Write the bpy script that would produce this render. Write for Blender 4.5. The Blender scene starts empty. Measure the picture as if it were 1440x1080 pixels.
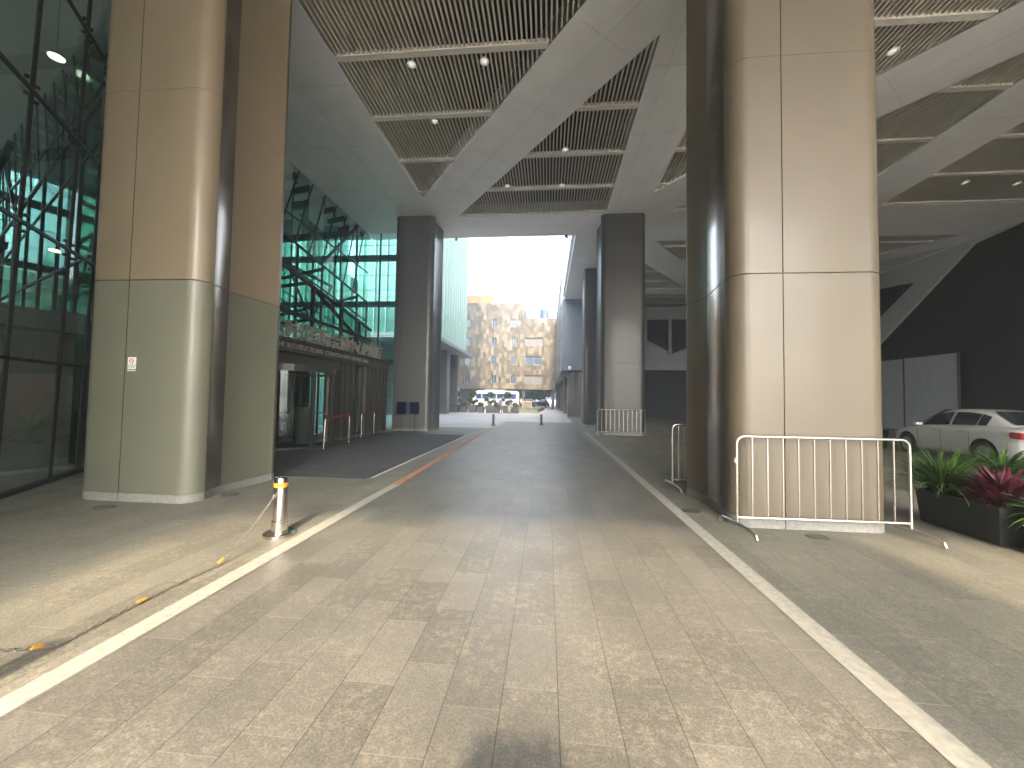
import bpy, bmesh, math, random
from mathutils import Vector, Matrix
R = math.radians
random.seed(7)
S = bpy.context.scene
COL = S.collection

# ------------------------------------------------------------------ camera
cam_d = bpy.data.cameras.new("camera")
cam = bpy.data.objects.new("camera", cam_d)
COL.objects.link(cam)
S.camera = cam
cam_d.sensor_fit = 'HORIZONTAL'
cam_d.sensor_width = 36.0
cam_d.lens = 36.0 * 540.0 / 1440.0
cam_d.clip_start = 0.05
cam_d.clip_end = 2000
def set_cam(F=540.0, vx=769.0, vy=561.0, roll=0.016, h=1.6):
    d = Vector((vx - 720, vy - 540, F)).normalized()
    hh = Vector((math.cos(roll), math.sin(roll), 0))
    n = hh.cross(d).normalized()
    if n.y > 0: n = -n
    x = d.cross(n)
    M = Matrix((x, d, n))                       # world = M @ cam(x right, y down, z forward)
    ax = M @ Vector((1, 0, 0)); ay = M @ Vector((0, -1, 0)); az = M @ Vector((0, 0, -1))
    m = Matrix((ax, ay, az)).transposed().to_4x4()
    m.translation = Vector((0, 0, h))
    cam.matrix_world = m
set_cam()

# ------------------------------------------------------------------ light
SUN_EL, SUN_AZ = R(37.0), R(176.5)              # direction TO the sun, clockwise from +Y
w = bpy.data.worlds.new("World"); S.world = w; w.use_nodes = True
nt = w.node_tree
bg = nt.nodes["Background"]
sky = nt.nodes.new("ShaderNodeTexSky"); sky.sky_type = 'NISHITA'; sky.sun_disc = False
sky.sun_elevation = SUN_EL; sky.sun_rotation = SUN_AZ
sky.air_density = 1.3; sky.dust_density = 4.0; sky.ozone_density = 1.0
hs = nt.nodes.new("ShaderNodeHueSaturation"); hs.inputs['Saturation'].default_value = 0.45
nt.links.new(sky.outputs[0], hs.inputs['Color']); nt.links.new(hs.outputs[0], bg.inputs[0])
bg.inputs[1].default_value = 0.15
sl = bpy.data.lights.new("sun", 'SUN'); sl.energy = 1.15; sl.angle = R(2.2); sl.color = (1.0, 0.80, 0.56)
so = bpy.data.objects.new("sun", sl); COL.objects.link(so)
sd = Vector((math.sin(SUN_AZ) * math.cos(SUN_EL), math.cos(SUN_AZ) * math.cos(SUN_EL), math.sin(SUN_EL)))
so.rotation_euler = sd.to_track_quat('Z', 'Y').to_euler()
so.location = sd * 60
S.view_settings.view_transform = 'Standard'
S.view_settings.look = 'None'
S.view_settings.exposure = 3.68
S.view_settings.gamma = 1.0
S.view_settings.use_curve_mapping = False
S.render.engine = 'CYCLES'
S.cycles.max_bounces = 10
S.cycles.diffuse_bounces = 6
S.cycles.transparent_max_bounces = 24

# ------------------------------------------------------------------ materials
def new_mat(name):
    m = bpy.data.materials.new(name); m.use_nodes = True
    return m, m.node_tree, m.node_tree.nodes["Principled BSDF"]
def nd(t, kind, **kw):
    n = t.nodes.new(kind)
    for k, v in kw.items():
        if hasattr(n, k): setattr(n, k, v)
    return n
def mth(t, op, a, b=None, c=None):
    n = t.nodes.new("ShaderNodeMath"); n.operation = op
    for i, v in enumerate((a, b, c)):
        if v is None: continue
        if isinstance(v, (int, float)): n.inputs[i].default_value = v
        else: t.links.new(v, n.inputs[i])
    return n.outputs[0]
def mixc(t, f, a, b, mode='MIX'):
    n = t.nodes.new("ShaderNodeMix"); n.data_type = 'RGBA'; n.blend_type = mode
    for i, v in ((0, f), (6, a), (7, b)):
        if isinstance(v, (int, float)): n.inputs[i].default_value = v
        elif isinstance(v, tuple): n.inputs[i].default_value = v if len(v) == 4 else (*v, 1)
        else: t.links.new(v, n.inputs[i])
    return n.outputs[2]
def ramp(t, f, stops):
    n = t.nodes.new("ShaderNodeValToRGB"); t.links.new(f, n.inputs[0])
    cr = n.color_ramp
    while len(cr.elements) < len(stops): cr.elements.new(0.5)
    for e, (p, c) in zip(cr.elements, stops):
        e.position = p; e.color = (*c, 1) if len(c) == 3 else c
    return n.outputs[0]
def noise(t, scale, detail=4, rough=0.55, vec=None, stretch=None):
    n = t.nodes.new("ShaderNodeTexNoise"); n.inputs['Scale'].default_value = scale
    n.inputs['Detail'].default_value = detail; n.inputs['Roughness'].default_value = rough
    tc = t.nodes.new("ShaderNodeTexCoord"); src = tc.outputs['Object'] if vec is None else vec
    if stretch:
        mp = t.nodes.new("ShaderNodeMapping"); mp.inputs['Scale'].default_value = stretch
        t.links.new(src, mp.inputs[0]); src = mp.outputs[0]
    t.links.new(src, n.inputs['Vector'])
    return n.outputs[0]
def bump(t, b, h, strength=0.3, dist=0.01):
    n = t.nodes.new("ShaderNodeBump"); n.inputs['Strength'].default_value = strength
    n.inputs['Distance'].default_value = dist
    t.links.new(h, n.inputs['Height']); t.links.new(n.outputs[0], b.inputs['Normal'])
def pm(name, col, rough=0.5, metal=0.0, var=0.15, scale=6.0, bmp=0.0, spec=0.5, coat=0.0, stretch=None, rvar=0.0):
    m, t, b = new_mat(name)
    f = noise(t, scale, stretch=stretch)
    lo = tuple(c * (1 - var) for c in col); hi = tuple(min(1, c * (1 + var)) for c in col)
    c = ramp(t, f, [(0.3, lo), (0.7, hi)])
    t.links.new(c, b.inputs['Base Color'])
    b.inputs['Roughness'].default_value = rough; b.inputs['Metallic'].default_value = metal
    b.inputs['Specular IOR Level'].default_value = spec
    b.inputs['Coat Weight'].default_value = coat
    if rvar:
        f2 = noise(t, scale * 0.4, 6)
        t.links.new(mth(t, 'MULTIPLY_ADD', f2, rvar, rough - rvar / 2), b.inputs['Roughness'])
    if bmp: bump(t, b, noise(t, scale * 3), bmp, 0.01)
    return m
def emit(name, col, s):
    m, t, b = new_mat(name)
    b.inputs['Base Color'].default_value = (*col, 1)
    b.inputs['Emission Color'].default_value = (*col, 1); b.inputs['Emission Strength'].default_value = s
    return m
def glass(name, tint, refl=1.0, rough=0.0, ior=1.5):
    m, t, b = new_mat(name)
    t.nodes.remove(b)
    out = [n for n in t.nodes if n.type == 'OUTPUT_MATERIAL'][0]
    tr = nd(t, "ShaderNodeBsdfTransparent"); tr.inputs[0].default_value = (*tint, 1)
    gl = nd(t, "ShaderNodeBsdfGlossy"); gl.inputs['Roughness'].default_value = rough
    gl.inputs[0].default_value = (0.85, 0.95, 0.92, 1)
    fr = nd(t, "ShaderNodeFresnel"); fr.inputs[0].default_value = ior
    f = mth(t, 'MINIMUM', mth(t, 'MULTIPLY', fr.outputs[0], refl), 0.9)
    mx = nd(t, "ShaderNodeMixShader")
    t.links.new(f, mx.inputs[0]); t.links.new(tr.outputs[0], mx.inputs[1]); t.links.new(gl.outputs[0], mx.inputs[2])
    t.links.new(mx.outputs[0], out.inputs[0])
    return m
def paving(name, base, dark, light, sw=0.3, sl_=0.6, swap=False, blotch=0.8, rough=0.5):
    m, t, b = new_mat(name)
    tc = nd(t, "ShaderNodeTexCoord"); sp = nd(t, "ShaderNodeSeparateXYZ")
    t.links.new(tc.outputs['Object'], sp.inputs[0])
    X, Y = (sp.outputs[1], sp.outputs[0]) if swap else (sp.outputs[0], sp.outputs[1])
    u = mth(t, 'DIVIDE', mth(t, 'ADD', X, 200.02), sw); ci = mth(t, 'FLOOR', u)
    wn = nd(t, "ShaderNodeTexWhiteNoise", noise_dimensions='1D'); t.links.new(ci, wn.inputs['W'])
    v = mth(t, 'ADD', mth(t, 'DIVIDE', mth(t, 'ADD', Y, 200), sl_), mth(t, 'MULTIPLY', wn.outputs[0], 7.0))
    ri = mth(t, 'FLOOR', v)
    cb = nd(t, "ShaderNodeCombineXYZ"); t.links.new(ci, cb.inputs[0]); t.links.new(ri, cb.inputs[1])
    w2 = nd(t, "ShaderNodeTexWhiteNoise", noise_dimensions='2D'); t.links.new(cb.outputs[0], w2.inputs['Vector'])
    fu = mth(t, 'FRACT', u); fv = mth(t, 'FRACT', v)
    eu = mth(t, 'MULTIPLY', mth(t, 'MINIMUM', fu, mth(t, 'SUBTRACT', 1, fu)), sw)
    ev = mth(t, 'MULTIPLY', mth(t, 'MINIMUM', fv, mth(t, 'SUBTRACT', 1, fv)), sl_)
    # joint masks fade with the tiny joint width; long joints dark, short joints carry a painted lip highlight
    ju = mth(t, 'LESS_THAN', eu, 0.0026); jv = mth(t, 'LESS_THAN', ev, 0.0028)
    n1 = noise(t, 17.0, 10, 0.78); n2 = noise(t, 0.55, 4, 0.6); n3 = noise(t, 75, 4, 0.75); n5 = noise(t, 2.2, 4, 0.55)
    # per slab value
    slab = ramp(t, w2.outputs[0], [(0.0, tuple(c * 0.82 for c in base)), (0.5, base), (1.0, tuple(c * 1.14 for c in base))])
    sb = ramp(t, n1, [(0.46, (0, 0, 0)), (0.62, (1, 1, 1))])
    sb2 = ramp(t, n5, [(0.42, (0, 0, 0)), (0.62, (1, 1, 1))])
    amt = mth(t, 'MULTIPLY', mth(t, 'MULTIPLY', sb, mth(t, 'MULTIPLY_ADD', sb2, 0.6, 0.4)), blotch)
    c = mixc(t, amt, slab, light)
    big = ramp(t, n2, [(0.35, (0.84, 0.84, 0.85)), (0.65, (1.08, 1.07, 1.04))])
    c = mixc(t, 1.0, c, big, 'MULTIPLY')
    fine = ramp(t, n3, [(0.4, (0.74, 0.74, 0.74)), (0.62, (1.2, 1.2, 1.2))])
    c = mixc(t, 1.0, c, fine, 'MULTIPLY')
    c = mixc(t, mth(t, 'MULTIPLY', jv, mth(t, 'MULTIPLY_ADD', w2.outputs[0], 0.7, 0.1)), c, tuple(min(1, k * 1.7) for k in base))
    c = mixc(t, mth(t, 'MULTIPLY', ju, 0.7), c, dark)
    vo = nd(t, "ShaderNodeTexVoronoi"); vo.inputs['Scale'].default_value = 1.3; t.links.new(tc.outputs['Object'], vo.inputs['Vector'])
    spots = mth(t, 'LESS_THAN', vo.outputs['Distance'], mth(t, 'MULTIPLY', mth(t, 'SUBTRACT', w2.outputs[0], 0.55), 0.035))
    c = mixc(t, mth(t, 'MULTIPLY', spots, 0.8), c, tuple(k * 0.25 for k in base))
    t.links.new(c, b.inputs['Base Color'])
    rr = mth(t, 'MULTIPLY_ADD', n1, 0.25, rough - 0.12); t.links.new(rr, b.inputs['Roughness'])
    hj = mth(t, 'SUBTRACT', mth(t, 'MULTIPLY', n3, 0.25), mth(t, 'MAXIMUM', ju, jv))
    lean = mth(t, 'MULTIPLY', mth(t, 'SUBTRACT', w2.outputs[0], 0.5), mth(t, 'SUBTRACT', fv, 0.5))
    hj = mth(t, 'ADD', hj, mth(t, 'MULTIPLY', lean, 1.5))
    bump(t, b, hj, 0.35, 0.004)
    return m

M_pave = paving("paving_slabs", (0.142, 0.136, 0.120), (0.026, 0.025, 0.022), (0.255, 0.236, 0.190), rough=0.40)
M_pave2 = paving("side_paving", (0.175, 0.167, 0.138), (0.04, 0.038, 0.03), (0.30, 0.275, 0.21), 0.3, 0.6, False, 0.8, 0.55)
M_court = paving("court_paving", (0.36, 0.355, 0.36), (0.2, 0.2, 0.2), (0.46, 0.45, 0.45), 0.6, 1.2, True, 0.4, 0.42)
M_line = pm("white_stone_strip", (0.35, 0.335, 0.285), 0.6, 0, 0.18, 18, 0.1, rvar=0.2)
M_thin = pm("thin_white_line", (0.6, 0.6, 0.58), 0.7, 0, 0.15, 20)
def worn_orange():
    m, t, b = new_mat("worn_orange_paint")
    n = noise(t, 9, 8, 0.7)
    c = ramp(t, n, [(0.42, (0.23, 0.2, 0.17)), (0.56, (0.62, 0.2, 0.06))])
    t.links.new(c, b.inputs['Base Color']); b.inputs['Roughness'].default_value = 0.75
    return m
M_orange = worn_orange()
def mat_carpet():
    m, t, b = new_mat("entrance_mat")
    br = nd(t, "ShaderNodeTexBrick"); br.offset = 0.0
    tc = nd(t, "ShaderNodeTexCoord"); t.links.new(tc.outputs['Object'], br.inputs[0])
    br.inputs['Scale'].default_value = 1.0; br.inputs['Brick Width'].default_value = 0.5; br.inputs['Row Height'].default_value = 0.3
    br.inputs['Mortar Size'].default_value = 0.004
    br.inputs['Color1'].default_value = (0.055, 0.057, 0.058, 1); br.inputs['Color2'].default_value = (0.075, 0.076, 0.076, 1)
    br.inputs['Mortar'].default_value = (0.03, 0.03, 0.03, 1)
    f = ramp(t, noise(t, 3, 6), [(0.3, (0.85, 0.85, 0.85)), (0.7, (1.25, 1.25, 1.25))])
    t.links.new(mixc(t, 1.0, br.outputs[0], f, 'MULTIPLY'), b.inputs['Base Color'])
    b.inputs['Roughness'].default_value = 0.85
    bump(t, b, noise(t, 150, 2), 0.4, 0.003)
    return m
M_mat = mat_carpet()
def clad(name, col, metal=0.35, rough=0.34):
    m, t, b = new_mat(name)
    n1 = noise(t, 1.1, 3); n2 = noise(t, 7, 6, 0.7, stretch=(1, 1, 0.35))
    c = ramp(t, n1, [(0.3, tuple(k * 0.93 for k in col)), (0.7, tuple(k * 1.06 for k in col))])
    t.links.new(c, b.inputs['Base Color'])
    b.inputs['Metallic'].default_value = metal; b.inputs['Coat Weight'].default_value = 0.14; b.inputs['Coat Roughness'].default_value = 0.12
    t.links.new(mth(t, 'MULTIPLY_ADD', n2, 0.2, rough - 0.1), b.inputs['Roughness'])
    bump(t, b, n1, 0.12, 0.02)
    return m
M_beige = clad("beige_metal_panel", (0.122, 0.099, 0.067), 0.08, 0.48)
M_brown = clad("brown_metal_panel", (0.190, 0.147, 0.096), 0.08, 0.48)
M_olive = clad("olive_metal_panel", (0.132, 0.130, 0.092), 0.08, 0.5)
M_farp = clad("grey_bronze_panel", (0.115, 0.12, 0.122), 0.2, 0.4)
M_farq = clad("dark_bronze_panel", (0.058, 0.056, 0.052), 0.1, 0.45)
M_strip = clad("polished_recess_strip", (0.24, 0.205, 0.165), 0.8, 0.2)
M_gap = pm("dark_joint", (0.035, 0.028, 0.022), 0.8)
M_stone = pm("grey_granite_plinth", (0.20, 0.195, 0.175), 0.6, 0, 0.2, 22, 0.1)
M_ceil = pm("white_ceiling_panel", (0.84, 0.83, 0.82), 0.45, 0.0, 0.05, 1.5, 0.0, rvar=0.15)
M_ceilj = pm("ceiling_joint", (0.42, 0.42, 0.42), 0.8)
M_slat = pm("beige_ceiling_slat", (0.62, 0.57, 0.48), 0.5, 0.0, 0.06, 3)
M_bar = pm("ceiling_cross_bar", (0.70, 0.66, 0.60), 0.5, 0.0, 0.05, 3)
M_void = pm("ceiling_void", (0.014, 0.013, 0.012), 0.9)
M_steel = pm("brushed_steel", (0.62, 0.58, 0.53), 0.24, 1.0, 0.08, 30, 0.0, stretch=(1, 1, 8), rvar=0.1)
M_steelr = pm("satin_steel_tube", (0.50, 0.47, 0.43), 0.36, 1.0, 0.08, 25)
M_yel = pm("yellow_reflective_band", (0.62, 0.26, 0.02), 0.4)
M_rust = pm("chain_steel", (0.34, 0.31, 0.28), 0.45, 0.8, 0.3, 60)
M_frame = pm("dark_bronze_frame", (0.075, 0.07, 0.062), 0.45, 0.5, 0.12, 8)
M_frame2 = pm("bronze_fascia", (0.12, 0.113, 0.10), 0.4, 0.5, 0.1, 6)
M_letter = pm("dull_metal_letters", (0.42, 0.39, 0.34), 0.45, 0.3, 0.15, 12)
M_black = pm("black_rubber", (0.02, 0.02, 0.02), 0.6, 0, 0.2, 20)
M_pot = pm("black_planter_box", (0.028, 0.030, 0.030), 0.5, 0, 0.25, 8, 0.1)
M_potg = pm("slate_grey_pot", (0.04,0.046,0.052), 0.6)
M_soil = pm("potting_soil", (0.06, 0.045, 0.03), 0.95, 0, 0.4, 40, 0.6)
M_glassA = glass("teal_facade_glass", (0.66, 0.80, 0.76), 0.6)
M_glassB = glass("clear_teal_glass", (0.48, 0.80, 0.77), 1.2)
M_glassD = glass("door_glass", (0.40, 0.46, 0.42), 1.6)
M_truss = pm("dark_green_grey_truss", (0.10, 0.125, 0.12), 0.5, 0.4, 0.15, 5)
M_cable = pm("dark_steel_glazing_post", (0.035, 0.04, 0.04), 0.4, 0.6)
M_lobw = pm("lobby_wall_panel", (0.58,0.66,0.63), 0.5, 0, 0.15, 1.2)
M_lobf = pm("lobby_floor_stone", (0.13, 0.14, 0.13), 0.25, 0, 0.15, 2)
M_lamp = emit("lit_lamp_disc", (1.0, 0.88, 0.62), 0.9)
M_lampd = emit("dim_lamp_disc", (1.0, 0.95, 0.88), 0.045)
M_white = pm("white_painted_metal", (0.75, 0.75, 0.74), 0.4, 0, 0.05, 5)
M_whited = pm("off_white_panel", (0.36, 0.37, 0.38), 0.6, 0, 0.1, 3)
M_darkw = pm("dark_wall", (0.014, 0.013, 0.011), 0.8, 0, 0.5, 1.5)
M_navy = pm("navy_board", (0.006, 0.008, 0.03), 0.85, spec=0.1)
M_red = pm("red_belt", (0.35, 0.03, 0.02), 0.6)
M_redc = pm("red_decoration", (0.10, 0.012, 0.01), 0.6, 0, 0.4, 8)
M_signw = pm("sign_plate_white", (0.8, 0.79, 0.76), 0.35)
M_signr = pm("sign_red", (0.6, 0.06, 0.05), 0.5)
M_signg = pm("sign_grey_text", (0.2, 0.2, 0.2), 0.5)
M_ora = pm("orange_sign_frame", (0.75, 0.33, 0.16), 0.5)

# ------------------------------------------------------------------ helpers
class MB:
    def __init__(s): s.v = []; s.f = []; s.m = []
    def add(s, vs, fs, mi=0):
        o = len(s.v); s.v += [tuple(v) for v in vs]; s.f += [tuple(i + o for i in f) for f in fs]; s.m += [mi] * len(fs)
    def box(s, x0, x1, y0, y1, z0, z1, mi=0, M=None):
        vs = [Vector(p) for p in ((x0,y0,z0),(x1,y0,z0),(x1,y1,z0),(x0,y1,z0),(x0,y0,z1),(x1,y0,z1),(x1,y1,z1),(x0,y1,z1))]
        if M is not None: vs = [M @ v for v in vs]
        s.add(vs, [(0,3,2,1),(4,5,6,7),(0,1,5,4),(1,2,6,5),(2,3,7,6),(3,0,4,7)], mi)
    def bar(s, a, b, wd, ht=None, mi=0, up=(0, 0, 1)):
        a = Vector(a); b = Vector(b); d = b - a; L = d.length; d.normalize(); ht = ht or wd
        u = Vector(up)
        if abs(d.dot(u)) > 0.98: u = Vector((1, 0, 0))
        x = d.cross(u).normalized(); z = x.cross(d)
        vs = []
        for p in (a, b):
            for sx, sz in ((-1,-1),(1,-1),(1,1),(-1,1)): vs.append(p + x * sx * wd / 2 + z * sz * ht / 2)
        s.add(vs, [(0,1,2,3),(7,6,5,4),(0,4,5,1),(1,5,6,2),(2,6,7,3),(3,7,4,0)], mi)
    def tube(s, pts, r, n=10, mi=0, closed=False, cap=True):
        pts = [Vector(p) for p in pts]; N = len(pts); rs = r if isinstance(r, (list, tuple)) else [r] * N
        rings = []; prev = None
        for i, p in enumerate(pts):
            if closed: d = (pts[(i+1) % N] - pts[i-1]).normalized()
            else: d = ((pts[min(i+1,N-1)] - p).normalized() + (p - pts[max(i-1,0)]).normalized()).normalized()
            if prev is None:
                u = Vector((0,0,1)) if abs(d.z) < 0.9 else Vector((1,0,0)); x = d.cross(u).normalized()
            else: x = (prev - d * prev.dot(d)).normalized()
            prev = x; y = d.cross(x)
            rings.append([p + (x * math.cos(2*math.pi*k/n) + y * math.sin(2*math.pi*k/n)) * rs[i] for k in range(n)])
        vs = [v for rg in rings for v in rg]; fs = []
        for i in range(N if closed else N - 1):
            j = (i + 1) % N
            for k in range(n): fs.append((i*n+k, i*n+(k+1)%n, j*n+(k+1)%n, j*n+k))
        if cap and not closed: fs += [tuple(range(n))[::-1], tuple((N-1)*n+k for k in range(n))]
        s.add(vs, fs, mi)
    def lathe(s, prof, c=(0,0,0), n=24, mi=0):
        vs = []; fs = []
        for r, z in prof:
            for k in range(n): vs.append((c[0] + r*math.cos(2*math.pi*k/n), c[1] + r*math.sin(2*math.pi*k/n), c[2] + z))
        for i in range(len(prof)-1):
            for k in range(n): fs.append((i*n+k, i*n+(k+1)%n, (i+1)*n+(k+1)%n, (i+1)*n+k))
        fs += [tuple(range(n))[::-1], tuple((len(prof)-1)*n+k for k in range(n))]
        s.add(vs, fs, mi)
    def prism(s, poly, z0, z1, mi=0, side=None, M=None):
        n = len(poly)
        vs = [Vector((x, y, z0)) for x, y in poly] + [Vector((x, y, z1)) for x, y in poly]
        if M is not None: vs = [M @ v for v in vs]
        o = len(s.v); s.v += [tuple(v) for v in vs]
        for i in range(n):
            s.f.append((o+i, o+(i+1)%n, o+n+(i+1)%n, o+n+i)); s.m.append(side[i] if side else mi)
        s.f.append(tuple(o+i for i in range(n))[::-1]); s.m.append(mi)
        s.f.append(tuple(o+n+i for i in range(n))); s.m.append(mi)
    def build(s, name, mats, parent=None, smooth=32):
        me = bpy.data.meshes.new(name); me.from_pydata(s.v, [], s.f)
        if not isinstance(mats, (list, tuple)): mats = [mats]
        for m in mats: me.materials.append(m)
        for p, mi in zip(me.polygons, s.m): p.material_index = mi
        fix_mesh(me, smooth)
        return link(name, me, parent)
def fix_mesh(me, smooth=32, recalc=True):
    bm = bmesh.new(); bm.from_mesh(me)
    if recalc: bmesh.ops.recalc_face_normals(bm, faces=bm.faces)
    if smooth:
        for f in bm.faces: f.smooth = True
        for e in bm.edges:
            if len(e.link_faces) != 2 or e.calc_face_angle(0) > R(smooth): e.smooth = False
    bm.to_mesh(me); bm.free()
def link(name, me, parent=None):
    o = bpy.data.objects.new(name, me); COL.objects.link(o)
    if parent is not None: o.parent = parent
    return o
def tag(o, label=None, cat=None, group=None, kind=None):
    if label: o['label'] = label
    if cat: o['category'] = cat
    if group: o['group'] = group
    if kind: o['kind'] = kind
    return o
def thing(name, label, cat, loc=(0,0,0), rz=0.0, group=None):
    o = bpy.data.objects.new(name, None); COL.objects.link(o)
    o.location = loc; o.rotation_euler = (0, 0, rz); o.empty_display_size = 0.2
    return tag(o, label, cat, group)
def copy_tree(o, parent=None):
    kids = list(o.children)
    c = o.copy(); COL.objects.link(c)
    if parent is not None: c.parent = parent
    for ch in kids: copy_tree(ch, c)
    return c
def struct(name, o): o['kind'] = 'structure'; return o
def arc(cx, cy, r, a0, a1, n=8):
    return [(cx + r*math.cos(R(a0 + (a1-a0)*i/n)), cy + r*math.sin(R(a0 + (a1-a0)*i/n))) for i in range(n+1)]
def sheet(name, poly, z, mat):
    m = MB(); m.add([(x, y, z) for x, y in poly], [tuple(range(len(poly)))])
    o = m.build(name, mat, smooth=0); o['kind'] = 'structure'
    if o.data.polygons[0].normal.z < 0: o.data.flip_normals()
    return o
def text_mesh(body, size, depth, name, mat, parent=None, M=None, align='LEFT', space=1.0, bold=0.0):
    cu = bpy.data.curves.new(name, 'FONT'); cu.body = body; cu.size = size; cu.extrude = depth; cu.align_x = align
    cu.space_character = space; cu.offset = bold
    to = bpy.data.objects.new(name, cu); COL.objects.link(to)
    dg = bpy.context.evaluated_depsgraph_get(); dg.update()
    me = bpy.data.meshes.new_from_object(to.evaluated_get(dg)); me.name = name
    bpy.data.objects.remove(to)
    if M is not None: me.transform(M)
    me.materials.clear(); me.materials.append(mat)
    return link(name, me, parent)

# ------------------------------------------------------------------ ground
sheet("ground", [(-400,-300),(400,-300),(400,700),(-400,700)], -0.012, pm("far_ground", (0.46,0.44,0.41), 0.8, 0, 0.2, 0.3))
sheet("lane_paving", [(-2.8,-12),(1.82,-12),(1.82,26.6),(-2.8,26.6)], 0.0, M_pave)
sheet("left_pavement", [(-9.9,-12),(-2.8,-12),(-2.8,20.6),(-9.9,20.6)], -0.004, M_pave2)
sheet("right_pavement", [(1.82,-12),(40,-12),(40,40),(1.82,40)], -0.004, M_pave2)
sheet("courtyard_paving", [(-40,20.6),(1.82,20.6),(1.82,100),(-40,100)], -0.008, M_court)
sheet("white_line", [(-2.8,-12),(-2.64,-12),(-2.64,6.85),(-2.8,6.85)], 0.004, M_line)
sheet("white_line", [(1.82,-12),(1.98,-12),(1.98,19.3),(1.82,19.3)], 0.004, M_line)
sheet("orange_line", [(-2.80,6.86),(-2.64,6.86),(-2.9,22.3),(-3.02,22.3)], 0.004, M_orange)
sheet("thin_white_line", [(-3.42,7.3),(-3.36,7.3),(-3.36,16.2),(-3.42,16.2)], 0.004, M_thin)
mo = MB(); mo.box(-7.6,-3.45,7.15,16.2,-0.003,0.009)
tag(mo.build("entrance_mat", M_mat), "large dark grey entrance mat laid along the front of the revolving door", "floor mat")

# ------------------------------------------------------------------ pillars
def pillar_plan(hw, strip_in, dip=0.12, groove=0.0, gside=1, depth=1.85, rr=0.24):
    """plan outline, front face at y=0; +x side first (counter clockwise); returns poly and edge materials"""
    def side(strip):
        a = arc(hw-rr, rr, rr, -90, 0, 8)
        return a + [(hw-0.012, rr+0.02), (hw-dip, rr+0.02+strip), (hw-0.02, depth-0.24)] + arc(hw-0.2, depth-0.2, 0.2, 0, 90, 5)
    rp = side(strip_in)
    nstrip = 9
    lp = [(-x, y) for x, y in side(strip_in)][::-1]
    pts = [];
    g = groove
    pts = rp + lp
    # groove notch in the front face between last lp and first rp
    if g is not None: pts = pts + [(g-0.006, 0), (g-0.006, 0.012), (g+0.006, 0.012), (g+0.006, 0)]
    n = len(pts); mats = [0]*n
    for i in range(n):
        a = pts[i]; b = pts[(i+1) % n]
        if abs(abs(a[0]) - (hw-0.012)) < 1e-5 and abs(abs(b[0]) - (hw-dip)) < 1e-5: mats[i] = 1
        if abs(abs(b[0]) - (hw-0.012)) < 1e-5 and abs(abs(a[0]) - (hw-dip)) < 1e-5: mats[i] = 1
        if g is not None and i >= n-4 and (a[1] > 0 or b[1] > 0): mats[i] = 2
    return pts, mats
def pillar(x, y0, label, low, up, strip=0.45, hw=0.94, groove=0.0, top=10.2, seam=3.28, dip=0.12):
    t = thing("clad_pillar", label, "pillar", (x, y0, 0), 0, "metal clad pillars under the canopy")
    pts, mats = pillar_plan(hw, strip, dip, groove)
    core = [(px*0.985, 0.014 + (py)*0.985) for px, py in pts]
    m = MB(); m.prism([(px*1.004, py*1.004-0.003) for px, py in pts], 0.0, 0.12); m.build("plinth", M_stone, t)
    m = MB(); m.prism(pts, 0.124, seam-0.007, 0, mats); m.build("lower_cladding", [low, M_strip, M_gap], t)
    zs = [seam+0.007, 6.2, 8.9, top]
    m = MB()
    for i in range(3): m.prism(pts, zs[i]+(0.0025 if i else 0), zs[i+1]-(0.0025 if i < 2 else 0), 0, mats)
    m.build("upper_cladding", [up, M_strip, M_gap], t)
    m = MB(); m.prism(core, 0.12, top-0.01); m.build("joint_core", M_gap, t)
    return t
pillar(-6.05, 5.15, "large bronze pillar on the left, olive lower half, small no smoking sign on it", M_olive, M_brown, 0.40, groove=-0.2)
pillar(3.36, 5.22, "large pale beige pillar on the right behind the nearest steel barrier", M_beige, M_beige, 0.85, hw=0.95, groove=-0.33)
pillar(-6.36, 17.45, "far pillar left of the road, with two dark signs standing before it", M_farp, M_farp, 0.45, groove=-0.55)
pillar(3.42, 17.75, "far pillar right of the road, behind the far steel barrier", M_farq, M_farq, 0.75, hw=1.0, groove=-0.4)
pillar(13.1, 17.75, "pillar deep in the dark hall beyond the right pillar", M_farp, M_farp, 0.45)
for px in (-6.1, 3.36, 13.1):
    pillar(px, -7.15, "pillar at the sunny rear edge of the canopy", M_beige, M_beige, 0.45)
pillar(13.1, 5.2, "pillar at the right side of the hall beyond the planters", M_beige, M_beige, 0.45)

# no smoking sign on the left pillar
sg = thing("no_smoking_sign", "small white no smoking sign fixed on the left pillar at head height", "sign", (-6.13, 5.144, 1.95))
m = MB(); m.box(-0.062,0.062,-0.006,0.004,-0.005,0.17); m.build("plate", M_signw, sg)
m = MB(); m.box(-0.065,0.065,-0.006,0.004,-0.033,-0.02); m.build("lower_strip", M_signw, sg)
m = MB(); m.tube([(0.034*math.cos(a*math.pi/12), -0.008, 0.113+0.034*math.sin(a*math.pi/12)) for a in range(24)], 0.005, 6, closed=True)
m.bar((-0.024,-0.008,0.137),(0.024,-0.008,0.089),0.004,0.006)
m.box(-0.02,0.016,-0.0085,-0.006,0.109,0.116)
m.build("red_ring", M_signr, sg)
RX = Matrix.Rotation(R(90), 4, 'X')
text_mesh("NO SMOKING", 0.021, 0.0008, "lettering", M_signg, sg, Matrix.Translation((0,-0.0075,0.048)) @ RX, 'CENTER')
text_mesh("禁止吸烟", 0.026, 0.0008, "lettering", M_signg, sg, Matrix.Translation((0,-0.0075,0.018)) @ RX, 'CENTER')

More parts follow.
